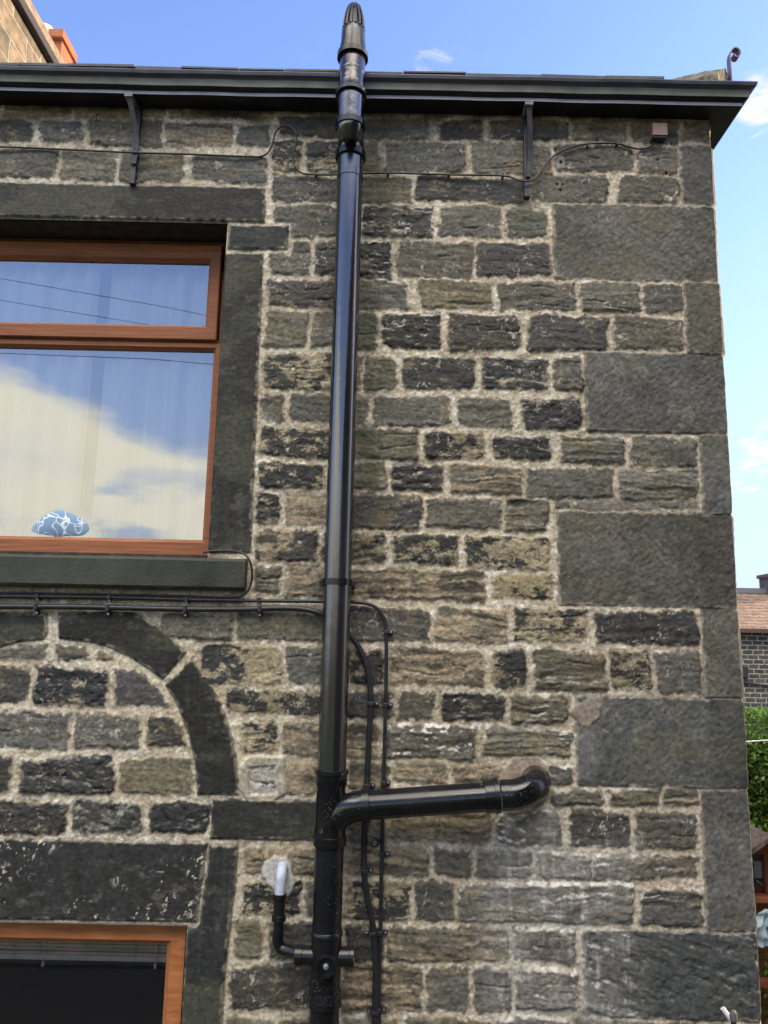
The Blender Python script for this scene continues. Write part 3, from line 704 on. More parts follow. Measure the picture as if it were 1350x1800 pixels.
# outer frame = upper light ring + lower light ring
xi = at(365, 800, WY)[0]
ring(fr, (fx0, fx1, zm1, zt), (lx0-.02, at(392, 500, WY)[0]-.004, zm1+.012, at(200, 424, WY)[1]-.006), WY+.006, .07, .006)
ring(fr, (fx0, fx1, zb-.0, zm1-.002), (lx0, gx, zbi, zm0), WY+.004, .07, .014)
fr.build('frame', M_FRAME, w1)
sa = MB(); zs0 = zm1+.006; zs1_ = at(200, 427, WY-.01)[1]
sx1 = at(386, 500, WY-.01)[0]
ring(sa, (lx0-.03, sx1, zs0, zs1_), (lx0+.04, at(363, 515, WY-.01)[0], at(200, 567, WY-.01)[1], at(200, 457, WY-.01)[1]), WY-.012, .05, .016)
sa.build('sash', M_FRAME, w1)
def pane(name, x0, x1, z0, z1, y, m, par):
    mb = MB(); mb.add([(x0, y, z0), (x1, y, z0), (x1, y, z1), (x0, y, z1)], [(0, 1, 2, 3)]); return mb.build(name, m, par)
p1 = pane('pane', lx0+.02, at(363, 515, WY)[0]+.01, at(200, 567, WY)[1]-.02, at(200, 457, WY)[1]+.01, WY+.018, M_GLASS, w1)
p2 = pane('pane', lx0-.01, gx+.01, zbi-.01, zm0+.01, WY+.030, M_GLASS, w1)
# curtain: a sheer drawn across, with a gap at px 165
def curtain(x0, x1, z0, z1, y, seed, flare=0):
    r_ = random.Random(seed); mb = MB(); n = int((x1-x0)/.006); ph = [r_.uniform(0, 6) for _ in range(4)]; vs = []; rows = 14
    for j in range(rows+1):
        z = z0+(z1-z0)*j/rows; g = j/rows
        for i in range(n+1):
            u = i/n; x = x0+(x1-x0)*u
            d = .030*math.sin(x*52+ph[0]+1.9*math.sin(x*7)+math.sin(x*17))+.016*math.sin(x*27+ph[1]+g*.8)+.006*math.sin(x*140+ph[2]+g)
            vs.append((x+flare*(1-g)*u, y+d*(1-.35*g), z))
    fs = [(j*(n+1)+i, j*(n+1)+i+1, (j+1)*(n+1)+i+1, (j+1)*(n+1)+i) for j in range(rows) for i in range(n)]
    mb.add(vs, fs, True); return mb
CY = .27
xg = at(165, 700, CY)[0]
cu1 = curtain(-2.75, xg-.02, OPEN[0][2]-.1, at(200, 470, CY)[1], CY, 1).build('curtain', M_CURT)
tag(cu1, 'pale pleated sheer curtain behind upper window, left of the gap', 'curtain', 'sheer curtains of the upper window')
cu2 = curtain(xg+.03, OPEN[0][1]+.02, OPEN[0][2]-.1, at(200, 470, CY)[1], CY+.01, 2).build('curtain', M_CURT)
tag(cu2, 'pale pleated sheer curtain behind upper window, beside the stone jamb', 'curtain', 'sheer curtains of the upper window')
# marbled plush seal lying inside on the window board
M_PLUSH = bpy.data.materials.new('marbled_plush'); M_PLUSH.use_nodes = True
T = M_PLUSH.node_tree; v = T.nodes.new('ShaderNodeTexVoronoi'); v.feature = 'DISTANCE_TO_EDGE'; v.inputs['Scale'].default_value = 16
tn = T.nodes.new('ShaderNodeTexCoord'); nz_ = T.nodes.new('ShaderNodeTexNoise'); nz_.inputs['Scale'].default_value = 5
T.links.new(tn.outputs['Object'], nz_.inputs[0]); T.links.new(nz_.outputs['Color'], v.inputs['Vector']) 
xx = T.nodes.new('ShaderNodeMix'); xx.data_type = 'RGBA'; v.inputs['Scale'].default_value = 9
T.links.new(sstep(v.outputs['Distance'], .055, .01, tree=T), xx.inputs[0]); xx.inputs[6].default_value = (.20, .33, .50, 1); xx.inputs[7].default_value = (.75, .82, .88, 1)
T.links.new(xx.outputs[2], T.nodes['Principled BSDF'].inputs['Base Color']); T.nodes['Principled BSDF'].inputs['Roughness'].default_value = .9
pl = MB(); SYp = .215
sp_ = [P(-70, 940, SYp), P(0, 938, SYp), P(60, 932, SYp), P(105, 922, SYp), P(150, 931, SYp), P(186, 944, SYp)]
rk = [.03, .034, .045, .078, .055, .012]
pl.tube(curve(sp_, 8), [rk[min(i//8, 5)]+(rk[min(i//8+1, 5)]-rk[min(i//8, 5)])*(i % 8)/8 for i in range(41)], 24, flat=.45)
o = pl.build('plush_cushion', M_PLUSH); tag(o, 'blue and white marbled soft cushion lying behind the upper glass on the window board', 'cushion')
wb = MB(); wb.box((-2.75, WY+.075, OPEN[0][2]-.0), (OPEN[0][1], Yb+.12, at(185, 966, SYp)[1])); wb.build('window_board', mat('white_board', (.7, .7, .68), .4), w1)

# lower window
W2 = .075
w2 = bpy.data.objects.new('window', None); COL.objects.link(w2); w2.location = (-1.5, W2, 1.6); setpar(w2, house)
w2['label'] = 'lower window with orange-brown frame and dark glass'
fx1 = OPEN[1][1]+.003; zt2 = OPEN[1][3]+.0
ix = at(292, 1700, W2)[0]; izt = at(150, 1655, W2)[1]
fr = MB(); ring(fr, (OPEN[1][0], fx1-.0, OPEN[1][2], zt2), (OPEN[1][0]+.08, ix, OPEN[1][2]+.09, izt), W2-.03, .10, .020); M_F2 = mat('orange_wood_effect_frame', lin(164, 106, 66), .5, .25, noise=(5, .25, (2, 6, 14)), bump=(120, .0002))
fr.build('frame', M_F2, w2)
pane('pane', OPEN[1][0]+.07, ix+.01, OPEN[1][2]+.08, izt+.01, W2+.02, M_GLASS2, w2)
bl = empty('roller_blind', 'raised wooden slat blind at the top of the lower window', 'blind', (-1.5, W2+.08, izt))
b1 = MB()
zb1 = at(150, 1676, W2+.08)[1]
for k in range(7): b1.box((OPEN[1][0]+.02, W2+.07, zb1+k*.014), (ix+.03, W2+.10, zb1+k*.014+.011), Matrix.Rotation(rad(6), 3, 'X'))
b1.build('slat', M_BLIND, bl)
b2 = MB(); b2.box((OPEN[1][0]+.02, W2+.066, zb1-.022), (ix+.03, W2+.104, zb1-.003)); b2.build('bottom_rail', M_BLINDR, bl, bevel=.003)
for px in (78, 275):
    x = at(px, 1680, W2+.07)[0]; m_ = MB(); m_.tube([(x, W2+.062, zb1-.035), (x, W2+.062, zb1+.11)], .0022, 6); m_.tube([(x, W2+.062, zb1-.042), (x, W2+.062, zb1-.028)], .006, 8); m_.build('cord', M_BLINDR, bl)

# ------------------------------------------------------------------ gutter running round the corner
GP = [(0.0, 5.590), (.100, 5.588), (.100, 5.603), (.116, 5.610), (.122, 5.616), (.127, 5.645), (.131, 5.650), (.146, 5.656), (.150, 5.668), (.150, 5.672), (.142, 5.672), (.135, 5.66), (.02, 5.66)]
def sweep_gutter(mb, segs, profile):
    pass
def gpart(name, idx, m, lab=None):
    mb = MB(); pr = [GP[i] for i in idx]; n = len(pr)
    rows = []
    rows.append([(-4.7, -d, z) for d, z in pr])
    xsn = np.linspace(-4.7, 1.4, 60)[1:]
    for xx_ in xsn: rows.append([(xx_, -d+.0012*math.sin(xx_*3.1+z*20)+.0007*math.sin(xx_*17), z+.0014*math.sin(xx_*2.3)+.0008*math.sin(xx_*13)) for d, z in pr])
    rows.append([(CX+d, -d, z) for d, z in pr]); rows.append([(CX+d, 5.4, z) for d, z in pr])
    vs = sum(rows, []); fs = [(i*n+j, i*n+j+1, (i+1)*n+j+1, (i+1)*n+j) for i in range(len(rows)-1) for j in range(n-1)]
    mb.add(vs, fs); return mb
gut = bpy.data.objects.new('gutter', None); COL.objects.link(gut); gut.location = (CX, 0, 5.6); setpar(gut, house)
gut['label'] = 'black moulded gutter with a grey lower edge, turning the corner'
gpart('s', [0, 1], 0).build('soffit', M_GUTD, gut)
gpart('s', [1, 2], 0).build('lower_edge', M_GUTL, gut)
gpart('s', [2, 3, 4], 0).build('undercut', M_GUTD, gut)
gpart('s', [4, 5], 0).build('face', M_GUT, gut)
gpart('s', [5, 6, 7, 8, 9, 10, 11, 12], 0).build('lip', mat('gutter_lip_paint', (.07, .075, .105), .35, .5, noise=(9, .3)), gut)

# roof: slates on two slopes meeting at the hip
TP = .42; RZ = 5.735
def roofz(x, y): return RZ+TP*min(y+.06, CX+.06-x)
rf = bpy.data.objects.new('roof', None); COL.objects.link(rf); rf.location = (-1, 2, 6.5); setpar(rf, house)
dk = MB()
dk.add([(-4.7, -.04, RZ-.05), (CX+.04, -.04, RZ-.05), (CX+.04-4.4, 4.36, RZ-.05+TP*4.4), (-4.7, 4.36, RZ-.05+TP*4.4)], [(0, 1, 2, 3)])
dk.add([(CX+.04, -.04, RZ-.05), (CX+.04, 5.5, RZ-.05), (CX+.04-4.4, 5.5, RZ-.05+TP*4.4), (CX+.04-4.4, 4.36, RZ-.05+TP*4.4)], [(0, 1, 2, 3)])
dk.add([(-4.7, -.038, RZ-.052), (CX+.04, -.038, RZ-.052), (CX+.0, 0.001, 5.60), (-4.7, 0.001, 5.60)], [(3, 2, 1, 0)])
dk.build('deck', M_GUTD, rf)
for axis_ in (0, 1):
    m_ = MB(); r_ = random.Random(3+axis_); ln = math.hypot(1, TP)
    for row in range(22):
        u0 = -.02+row*.2; x = -4.7 if axis_ == 0 else -.10
        end = lambda: 0
        while True:
            wd = r_.uniform(.2, .34); lim = (CX+.06-u0-.31) if axis_ == 0 else 5.4
            if x+wd > lim: wd = lim-x
            if wd < .05: break
            if axis_ == 1 and x < u0+.28: x += .1; continue
            j = r_.uniform(-.008, .008); th = r_.uniform(.007, .013); lf = r_.uniform(0, .006); tl = .33
            za = TP*(u0+j)+lf+.004; zb_ = TP*(u0+tl)
            def pt(a, u, z_): return (a, -.06+u, RZ+z_) if axis_ == 0 else (CX+.06-u, a, RZ+z_)
            q = [pt(x, u0+j, za), pt(x+wd-.004, u0+j+r_.uniform(-.004, .004), za), pt(x+wd-.004, u0+tl, zb_), pt(x, u0+tl, zb_)]
            vs = q+[(p[0], p[1], p[2]+th) for p in q]; m_.add(vs, [(3, 2, 1, 0), (4, 5, 6, 7), (0, 1, 5, 4), (1, 2, 6, 5), (2, 3, 7, 6), (3, 0, 4, 7)]); x += wd
    m_.build('slates', M_SLATE, rf)
# hip stones
M_HIP = mat('mossy_hip_stone', (.17, .155, .12), .9, .3, noise=(28, .7), bump=(45, .012))
r_ = random.Random(4)
hx0, hz0 = CX+.055, 5.757
for k in range(7):
    m_ = MB(); a = k*.42; b = a+.40; hw = .085; vs = []; nn = 8
    for i in range(nn+1):
        t = a+(b-a)*i/nn
        c = Vector((hx0-t, -.055+t, hz0+TP*t)); sidev = Vector((1, 1, 0)).normalized()
        prof = [(-hw, -.035-.02), (-hw, -.02), (-.045, .030), (0, .052), (.045, .030), (hw, -.02), (hw, -.055)]
        for (s_, z_) in prof: vs.append(c+sidev*s_+Vector((0, 0, z_+r_.uniform(-.006, .006)))+Vector((r_.uniform(-.005, .005), 0, 0)))
    n = 7; fs = [(i*n+j, i*n+j+1, (i+1)*n+j+1, (i+1)*n+j) for i in range(nn) for j in range(n-1)]
    m_.add(vs, fs); m_.f.append(tuple(range(n))[::-1]); m_.f.append(tuple(nn*n+j for j in range(n))); m_.sm += [False, False]
    m_.build('hip_stone', M_HIP, rf)
m_ = MB(); p = P(1146, 139, -.03)
for k in range(5): 
    q = p+Vector((r_.uniform(-.03, .03), .02, r_.uniform(-.02, .006))); m_.box(q-Vector((.018, .02, .012)), q+Vector((.018, .02, .008)), Matrix.Rotation(r_.uniform(-.6, .6), 3, 'Y'))
m_.build('moss_clump', M_HIP, rf)
# hip iron
HY = -.035
ir = MB(); pts = [P(1284, 150, HY), P(1282, 120, HY), P(1281, 104, HY), P(1283, 94, HY), P(1289, 88, HY), P(1296, 90, HY), P(1299, 97, HY), P(1296, 103, HY), P(1290, 103, HY), P(1288, 98, HY)]
cv = curve(pts, 6); vs = []; fs = []
for i, q in enumerate(cv):
    t_ = (cv[min(i+1, len(cv)-1)]-cv[max(i-1, 0)]).normalized(); nrm = Vector((t_.z, 0, -t_.x))*.0028
    for dy in (-.016, .016):
        for sgn in (-1, 1): vs.append(q+nrm*sgn+Vector((0, dy, 0)))
for i in range(len(cv)-1):
    a = i*4; b = a+4; fs += [(a, b, b+1, a+1), (a+2, a+3, b+3, b+2), (a, a+2, b+2, b), (a+1, b+1, b+3, a+3)]
ir.add(vs, fs); ir.build('hip_iron', mat('weathered_purple_iron', (.14, .12, .18), .5, .5, noise=(50, .4)), rf, label='scrolled iron strap standing at the foot of the hip')

# gutter brackets
for (px, pyb, bpx, bpy_) in ((222, 168, 233, 321), (924, 187, 927, 344)):
    m_ = MB(); gx_ = at(px+6, pyb, -.09)[0]; xw = at(bpx, bpy_-20, -.03)[0]; zb_ = at(bpx, bpy_, -.035)[1]; w_ = .013
    # strap on wall
    m_.add([(xw-w_, -.030, zb_), (xw+w_, -.030, zb_), (xw+w_, -.030, 5.59), (xw-w_, -.030, 5.59), (xw-w_, -.0, zb_), (xw+w_, -.0, zb_), (xw+w_, -.0, 5.59), (xw-w_, -.0, 5.59)], [(0, 1, 2, 3), (4, 7, 6, 5), (0, 3, 7, 4), (1, 5, 6, 2), (0, 4, 5, 1)])
    gb = m_.build('gutter_bracket', M_IRON, house, bevel=.002)
    m2 = MB(); zm_ = zb_+(.52 if px < 500 else .50)*(5.59-zb_); c0 = Vector((xw+.004, -.036, zb_+.09)); c1_ = Vector((gx_, -.092, 5.576)); cmid = Vector((xw+.012, -.045, zm_))
    pts = curve([c0, cmid, c1_], 6)
    vs = []
    for q in pts:
        for (dx, dy) in ((-.0115, -.004), (.0115, -.004), (.0115, .004), (-.0115, .004)): vs.append(q+Vector((dx, dy, 0)))
    fs = [(i*4+j, i*4+(j+1) % 4, (i+1)*4+(j+1) % 4, (i+1)*4+j) for i in range(len(pts)-1) for j in range(4)]
    m2.add(vs, fs); m2.build('brace', M_IRON, gb)
    m3 = MB(); m3.box((gx_-.02, -.104, 5.570), (gx_+.017, -.0, 5.586)); m3.build('arm', mat('worn_grey_iron', (.16, .16, .18), .5, .5, noise=(30, .5)), gb, bevel=.002)

# ------------------------------------------------------------------ soil pipe
PX = -.178; PY = -.105; R0 = .0545
def pz(py, Y=PY-R0): return at(600, py, Y)[1]
soil = empty('soil_pipe', 'tall glossy black soil vent pipe clipped up the wall past the gutter', 'pipe', (PX, PY, 0))
def vseg(name, z0, z1, prof, m=None, Y=PY, x=PX, seg=40, lab=None):
    mb = MB(); mb.rings([(x, Y, z0), (x, Y, z1)], prof, seg); return mb.build(name, m or M_PIPE, soil, label=lab)
zA = pz(1760); zB = pz(1650); zC = pz(1470); zD = pz(1362); zE = pz(1020); zF = pz(300)
vseg('pipe', 0, 1, [(0.02, R0), (zA, R0)], M_PIPE2)
# boss pipe
vseg('boss_pipe', 0, 1, [(zA-.035, R0), (zA-.035, R0+.008), (zA-.012, R0+.008), (zA-.010, R0+.005), (zA+.012, R0+.005), (zA+.014, R0+.001), (zB-.01, R0+.001), (zB-.008, R0+.004), (zB+.004, R0+.005), (zB+.010, R0+.001)], M_PIPES)
zBo = pz(1692)
mb = MB(); mb.rings([(PX-.04, PY, zBo), (PX-.115, PY, zBo)], [(0, .034), (.045, .034), (.047, .037), (.072, .037), (.073, .027)], 28); mb.build('boss', M_PIPE2, soil)
mb = MB(); mb.rings([(PX+.04, PY, zBo), (PX+.115, PY, zBo)], [(0, .034), (.045, .034), (.047, .037), (.062, .037), (.062, .030), (.045, .029)], 28); mb.build('boss', M_PIPE2, soil)
mb = MB(); mb.rings([(PX+.006, PY-.04, zBo-.005), (PX+.006, PY-.115, zBo-.005)], [(0, .034), (.030, .034), (.031, .038), (.044, .038), (.045, .030), (.036, .029)], 28); bb = mb.build('boss', M_PIPE2, soil)
mb = MB(); mb.rings([(PX+.006, PY-.07, zBo-.005), (PX+.006, PY-.09, zBo-.005)], [(0, .010), (.014, .010), (.016, .006)], 10); mb.build('plug', M_SCREW, bb)
vseg('pipe', 0, 1, [(zB+.005, R0), (zC-.02, R0)], M_PIPES)
# branch fitting
vseg('branch_fitting', 0, 1, [(zC-.045, R0), (zC-.044, R0+.007), (zC-.030, R0+.009), (zC-.012, R0+.009), (zC-.010, R0+.005), (zC+.012, R0+.004), (zC+.025, R0+.001), (zD-.05, R0+.001), (zD-.045, R0+.005), (zD-.006, R0+.006), (zD-.004, R0+.010), (zD+.010, R0+.010), (zD+.012, R0+.001)], M_PIPES)
# branch
YB = PY
b0 = Vector((PX+.01, YB, at(590, 1448, YB)[1])); b1_ = P(636, 1416, YB-.02); b2_ = P(866, 1399, YB-.02)
ba = P(602, 1440, YB-.02); 
mb = MB(); pts = curve([Vector((PX, YB, b1_.z-.075)), Vector((PX+.035, YB-.006, b1_.z-.035)), Vector((PX+.085, YB-.018, b1_.z-.006)), b1_+Vector((.03, 0, 0.003))], 7)
mb.tube(pts, R0, 36); mb.build('branch_elbow', M_PIPES, soil)
mb = MB(); mb.tube([b1_, b2_+Vector((.02, 0, 0))], R0-.001, 36); br = mb.build('branch_pipe', M_PIPES, soil, label='nearly level branch pipe speckled with pale dust')
dirb = (b2_-b1_).normalized()
mb = MB(); mb.rings([b1_+dirb*.0, b2_], [(0, R0), (.0, R0+.007), (.028, R0+.008), (.030, R0+.0)], 36); mb.build('collar', M_PIPE2, soil)
mb = MB(); mb.rings([b2_-dirb*.03, b2_+dirb*.3], [(0, R0), (0, R0+.006), (.035, R0+.006), (.036, R0+.010), (.052, R0+.010), (.053, R0+.003)], 36); mb.build('collar', M_PIPE2, soil)
e1 = b2_+dirb*.03; ec = P(925, 1388, YB-.01); ew = P(938, 1375, .02)
mb = MB(); mb.tube(curve([e1, e1+dirb*.06, Vector((e1.x+.115, YB+.000, e1.z+.022)), Vector((e1.x+.150, YB+.055, e1.z+.035)), Vector((e1.x+.155, .03, e1.z+.040))], 8), R0+.002, 36); mb.build('wall_elbow', M_PIPES, soil)
# upright above the branch
vseg('pipe', 0, 1, [(zD-.02, R0), (pz(232), R0)], M_PIPE, lab='longest straight length of the pipe, shiny and reflecting sky')
for py in (1022,):
    z = pz(py); vseg('pipe_clip', 0, 1, [(z-.012, R0), (z-.012, R0+.006), (z+.012, R0+.006), (z+.012, R0)], M_PIPE2)
    for sg in (-1, 1):
        mb = MB(); mb.box((PX+sg*.058-.009, PY-.02, z-.014), (PX+sg*.058+.009, 0, z+.014)); mb.rings([(PX+sg*.066, PY-.012, z), (PX+sg*.066, PY-.03, z)], [(0, .007), (.012, .007)], 10); mb.build('clip_lug', M_PIPE2, soil, bevel=.002)
vseg('seam_ring', 0, 1, [(zF-.006, R0), (zF-.005, R0+.003), (zF+.003, R0+.003), (zF+.004, R0+.0015), (pz(262), R0+.002)], M_PIPE)
# offset below the gutter
YO = -.215
def pzo(py): return at(610, py, YO-R0)[1]
z1 = pz(262); z2 = pzo(206)
vseg('coupling', 0, 1, [(z1-.012, R0+.002), (z1-.010, R0+.012), (z1+.016, R0+.013), (z1+.020, R0+.006), (z1+.055, R0+.005), (z1+.060, R0+.001)], M_PIPE2)
mb = MB(); mb.tube(curve([(PX, PY, z1+.03), (PX, PY-.004, z1+.07), (PX, (PY+YO)/2, z1+.125), (PX, YO+.004, z2-.015), (PX, YO, z2+.02)], 8), R0+.002, 40); mb.build('offset_bend', M_PIPE, soil)
vseg('coupling', 0, 1, [(z2-.012, R0+.001), (z2-.012, R0+.009), (z2+.012, R0+.009), (z2+.013, R0+.001)], M_PIPE2, Y=YO)
z3 = pzo(150)
vseg('pipe', 0, 1, [(z2, R0), (z3, R0)], M_PIPE, Y=YO)
vseg('coupling', 0, 1, [(z3-.010, R0), (z3-.010, R0+.012), (z3+.006, R0+.012), (z3+.008, R0+.001), (z3+.012, R0-.002)], M_PIPE2, Y=YO)
z4 = pzo(72)
YT = YO+.035
mb = MB(); mb.tube(curve([(PX, YO, z3), (PX, YO, z3+.05), (PX, YO+.012, z3+.10), (PX, YT, z4-.02), (PX, YT, z4+.03)], 8), [R0-.001]*8+[R0-.003]*8+[R0+.001]*8+[R0+.001]*9, 40); mb.build('offset_bend', M_PIPES2, soil)
vseg('coupling', 0, 1, [(z4-.012, R0), (z4-.012, R0+.013), (z4+.012, R0+.013), (z4+.016, R0+.003), (z4+.05, R0+.002), (z4+.051, R0-.001)], M_PIPE2, Y=YT)
# vent terminal with slots
z5 = at(612, 8, YT)[1]; zc0 = z4+.045; hh = z5-zc0
cowl = vseg('vent_cowl', 0, 1, [(zc0, R0-.001), (zc0+hh*.28, R0-.002), (zc0+hh*.42, R0-.006), (zc0+hh*.45, R0-.012), (zc0+hh*.46, .03), (zc0+hh*.9, .018), (zc0+hh*.9, .026), (zc0+hh*.97, .022), (z5, .008)], M_PIPE2, Y=YT)
mb = MB()
for k in range(14):
    a = 2*math.pi*k/14; pr = [(zc0+hh*.40, R0-.008), (zc0+hh*.62, R0-.013), (zc0+hh*.80, R0-.021), (zc0+hh*.93, .024)]
    mb.tube([(PX+r*math.cos(a), YT+r*math.sin(a), z) for z, r in pr], .0058, 6)
mb.build('vent_ribs', M_PIPE2, soil)

# ------------------------------------------------------------------ small waste pipe
wst = empty('waste_pipe', 'thin black waste pipe with a white elbow coming out of the cement patch', 'pipe', tuple(P(493, 1700, -.03)))
YW = -.055; zel = zBo+.002; xv = at(489, 1640, YW)[0]; xv2 = at(494, 1580, YW)[0]
mb = MB(); mb.tube(curve([(PX-.10, PY+.0, zel), (xv+.09, PY+.01, zel), (xv+.04, YW-.01, zel+.000), (xv+.012, YW, zel+.004), (xv, YW, zel+.028), (xv, YW, zel+.06)], 6), .0205, 20); mb.build('elbow', M_PIPE2, wst)
zj = at(492, 1612, YW)[1]
mb = MB(); mb.tube([(xv, YW, zel+.04), (xv, YW, zj)], .0185, 20); mb.build('pipe', M_PIPE2, wst)
mb = MB(); mb.rings([(xv, YW, zj-.012), (xv, YW, zj+.2)], [(0, .0185), (0, .027), (.018, .027), (.020, .022), (.075, .022), (.077, .026), (.094, .026), (.094, .02)], 24); mb.build('coupling', M_PIPE2, wst)
zq_ = zj+.082
mb = MB(); mb.tube(curve([(xv, YW, zq_), (xv+.001, YW, zq_+.035), (xv+.002, YW+.003, zq_+.062), (xv+.003, YW+.02, zq_+.080), (xv+.003, .01, zq_+.086)], 6), [.020]*24+[.020], 20); mb.build('white_elbow', M_WHITEP, wst)
# ------------------------------------------------------------------ cables
def cable(name, label, cat, pts, r, Y=-.022, group=None, m=None, smooth=6):
    if len(pts[0]) == 2: pts = [P(a, b, Y) for a, b in pts]
    else: pts = [P(a, b, c) for a, b, c in pts]
    e = empty(name, label, cat, tuple(pts[0]), group)
    mb = MB(); mb.tube(curve(pts, smooth), r, 12); mb.build('cable', m or M_CABLE, e); return e
def clip(e, px, py, r, vert=False, Y=-.022, side=1, drop=.02):
    c = P(px, py, Y); mb = MB(); w_ = .0075; pts = []
    if not vert:   # strap over a level cable, screw tab below
        mb.box((c.x-w_, Y-r-.003, c.z-r-.001), (c.x+w_, -.0, c.z+r+.003)); mb.box((c.x-w_, -.016, c.z-r-drop), (c.x+w_, -.0, c.z-r)); s_ = Vector((c.x, -.016, c.z-r-drop*.62))
    else:
        mb.box((c.x-r-.003, Y-r-.003, c.z-w_), (c.x+r+.002, 0, c.z+w_)); mb.box((c.x+side*(r+.001) if side > 0 else c.x-r-.020, -.016, c.z-w_), (c.x+r+.020 if side > 0 else c.x-r-.001, 0, c.z+w_)); s_ = Vector((c.x+side*(r+.012), -.016, c.z))
    o = mb.build('clip', M_CLIP, e, bevel=.002); m2 = MB(); m2.rings([s_, s_-Vector((0, .004, 0))], [(0, .0042), (.002, .0042), (.0025, .0025)], 10); m2.build('screw', M_SCREW, o)
r1, r2 = .0075, .0115
lo = cable('power_cable', 'thicker black cable below the sill, curving down close beside the soil pipe', 'cable',
  [(-110, 1064), (0, 1066), (140, 1067), (190, 1068), (330, 1071), (430, 1071), (500, 1069), (545, 1073), (580, 1086), (612, 1112), (637, 1150), (648, 1190), (652, 1235), (649, 1290), (645, 1385), (641, 1450), (640, 1530), (646, 1580), (655, 1625), (660, 1690), (659, 1780), (658, 1900)], r2, -.024, 'black cables clipped to the wall')
hi_ = cable('power_cable', 'thinner black cable below the sill, curving down furthest right of the soil pipe', 'cable',
  [(-110, 1046), (0, 1048), (180, 1050), (330, 1054), (450, 1056), (560, 1057), (620, 1058), (652, 1063), (670, 1078), (678, 1105), (679, 1180), (677, 1270), (674, 1380), (672, 1480), (670, 1560), (669, 1640), (667, 1720), (666, 1790), (666, 1900)], r1, -.020, 'black cables clipped to the wall')
for px in (64, 190, 326, 457): clip(lo, px, 1067 if px < 100 else 1069 if px < 300 else 1071, r2, Y=-.024)
for px in (66, 192, 328, 455): clip(hi_, px, 1049 if px < 100 else 1051 if px < 300 else 1055, r1, drop=.006)
for px, py in ((652, 1237), (645, 1381), (641, 1531), (655, 1641), (659, 1780)): clip(lo, px, py, r2, True, Y=-.024, side=1 if py < 1600 else -1)
for px, py in ((679, 1111), (678, 1239), (674, 1376), (672, 1501), (669, 1640), (666, 1776)): clip(hi_, px, py, r1, True, Y=-.020, side=1)
thin = cable('sensor_cable', 'very thin black cable sagging under the gutter to the little brown box', 'cable',
  [(-100, 257, -.02), (0, 258, -.018), (120, 263, -.018), (230, 268, -.045), (330, 271, -.018), (430, 275, -.018), (462, 274, -.018), (476, 260, -.02), (486, 230, -.025), (502, 221, -.03), (518, 230, -.03), (521, 250, -.025), (515, 275, -.02), (518, 292, -.02), (530, 304, -.018), (555, 307, -.018), (590, 307, -.018), (640, 305, -.018), (685, 304, -.018), (790, 307, -.018), (885, 309, -.02), (912, 317, -.04), (935, 317, -.045), (948, 304, -.03), (962, 285, -.02), (985, 267, -.018), (1025, 254, -.018), (1080, 252, -.018), (1105, 258, -.018), (1125, 262, -.018), (1145, 257, -.018), (1151, 245, -.02), (1153, 237, -.025)], .0042)
for px, py in ((682, 303), (790, 306), (884, 308), (1033, 254), (1085, 252), (555, 306)):
    c = P(px, py, -.02); m_ = MB(); m_.box(c-Vector((.004, .006, .008)), c+Vector((.004, .02, .008))); m_.build('clip', M_CLIP, thin, bevel=.001)
sc = cable('window_cable', 'thin black cable looping round the end of the window sill', 'cable',
  [(357, 972, -.01), (370, 969, -.02), (400, 968, -.03), (425, 972, -.05), (438, 984, -.055), (443, 1005, -.045), (440, 1030, -.035), (428, 1046, -.03), (400, 1050, -.025), (300, 1047, -.022), (150, 1044, -.022), (-100, 1040, -.022)], .0042)
# brown box
c = P(1160, 238, -.03); bx = empty('junction_box', 'small square brown box under the gutter near the corner', 'box', tuple(P(1160, 238, 0)))
m_ = MB(); x0, z0 = at(1148, 237, -.05); x1, z1_ = at(1173, 216, -.05); m_.box((x0, -.05, z0), (x1, -.002, z1_)); m_.build('lid', M_BOX, bx, bevel=.002)
m_ = MB(); m_.box((x0+.004, -.045, z0-.008), (x1-.004, -.002, z0-.0005)); m_.build('base', mat('box_base', (.03, .025, .03), .6), bx)
# capped stub between the cables
st = empty('capped_stub', 'tiny capped plastic stub poking out of the mortar between the two cables', 'pipe stub', tuple(P(659, 1477, 0)))
m_ = MB(); c = P(659, 1477, 0); m_.rings([c, c+Vector((0, -.045, 0))], [(0, .013), (.034, .013), (.036, .015), (.044, .015), (.045, .011)], 18); m_.build('stub', M_PIPE2, st)
m_ = MB(); m_.rings([c+Vector((0, -.045, 0)), c+Vector((0, -.05, 0))], [(0, .010), (.003, .009)], 18); m_.build('cap', mat('grey_cap', (.10, .13, .13), .5), st)
# screws and a nail left in the wall
m_ = MB(); c = P(636, 334, -.012); m_.box(c-Vector((.006, .0, .010)), c+Vector((.006, .02, .010))); o = m_.build('wall_bracket', M_CLIP, None, bevel=.002); tag(o, 'tiny black clip screwed to the wall right of the soil pipe top', 'clip')
m2 = MB(); m2.rings([c+Vector((0, 0, 0)), c-Vector((0, .004, 0))], [(0, .004), (.002, .004), (.003, .002)], 10); m2.build('screw', M_SCREW, o)
m_ = MB(); c = P(170, 200, -.012); m_.tube(curve([c+Vector((0, .02, .0)), c, c+Vector((.001, -.001, -.02)), c+Vector((0, -.002, -.045))], 4), .0022, 6); o = m_.build('bent_nail', mat('rust', (.03, .02, .015), .8)); tag(o, 'bent rusty nail hanging in the top mortar joint left of a bracket', 'nail')

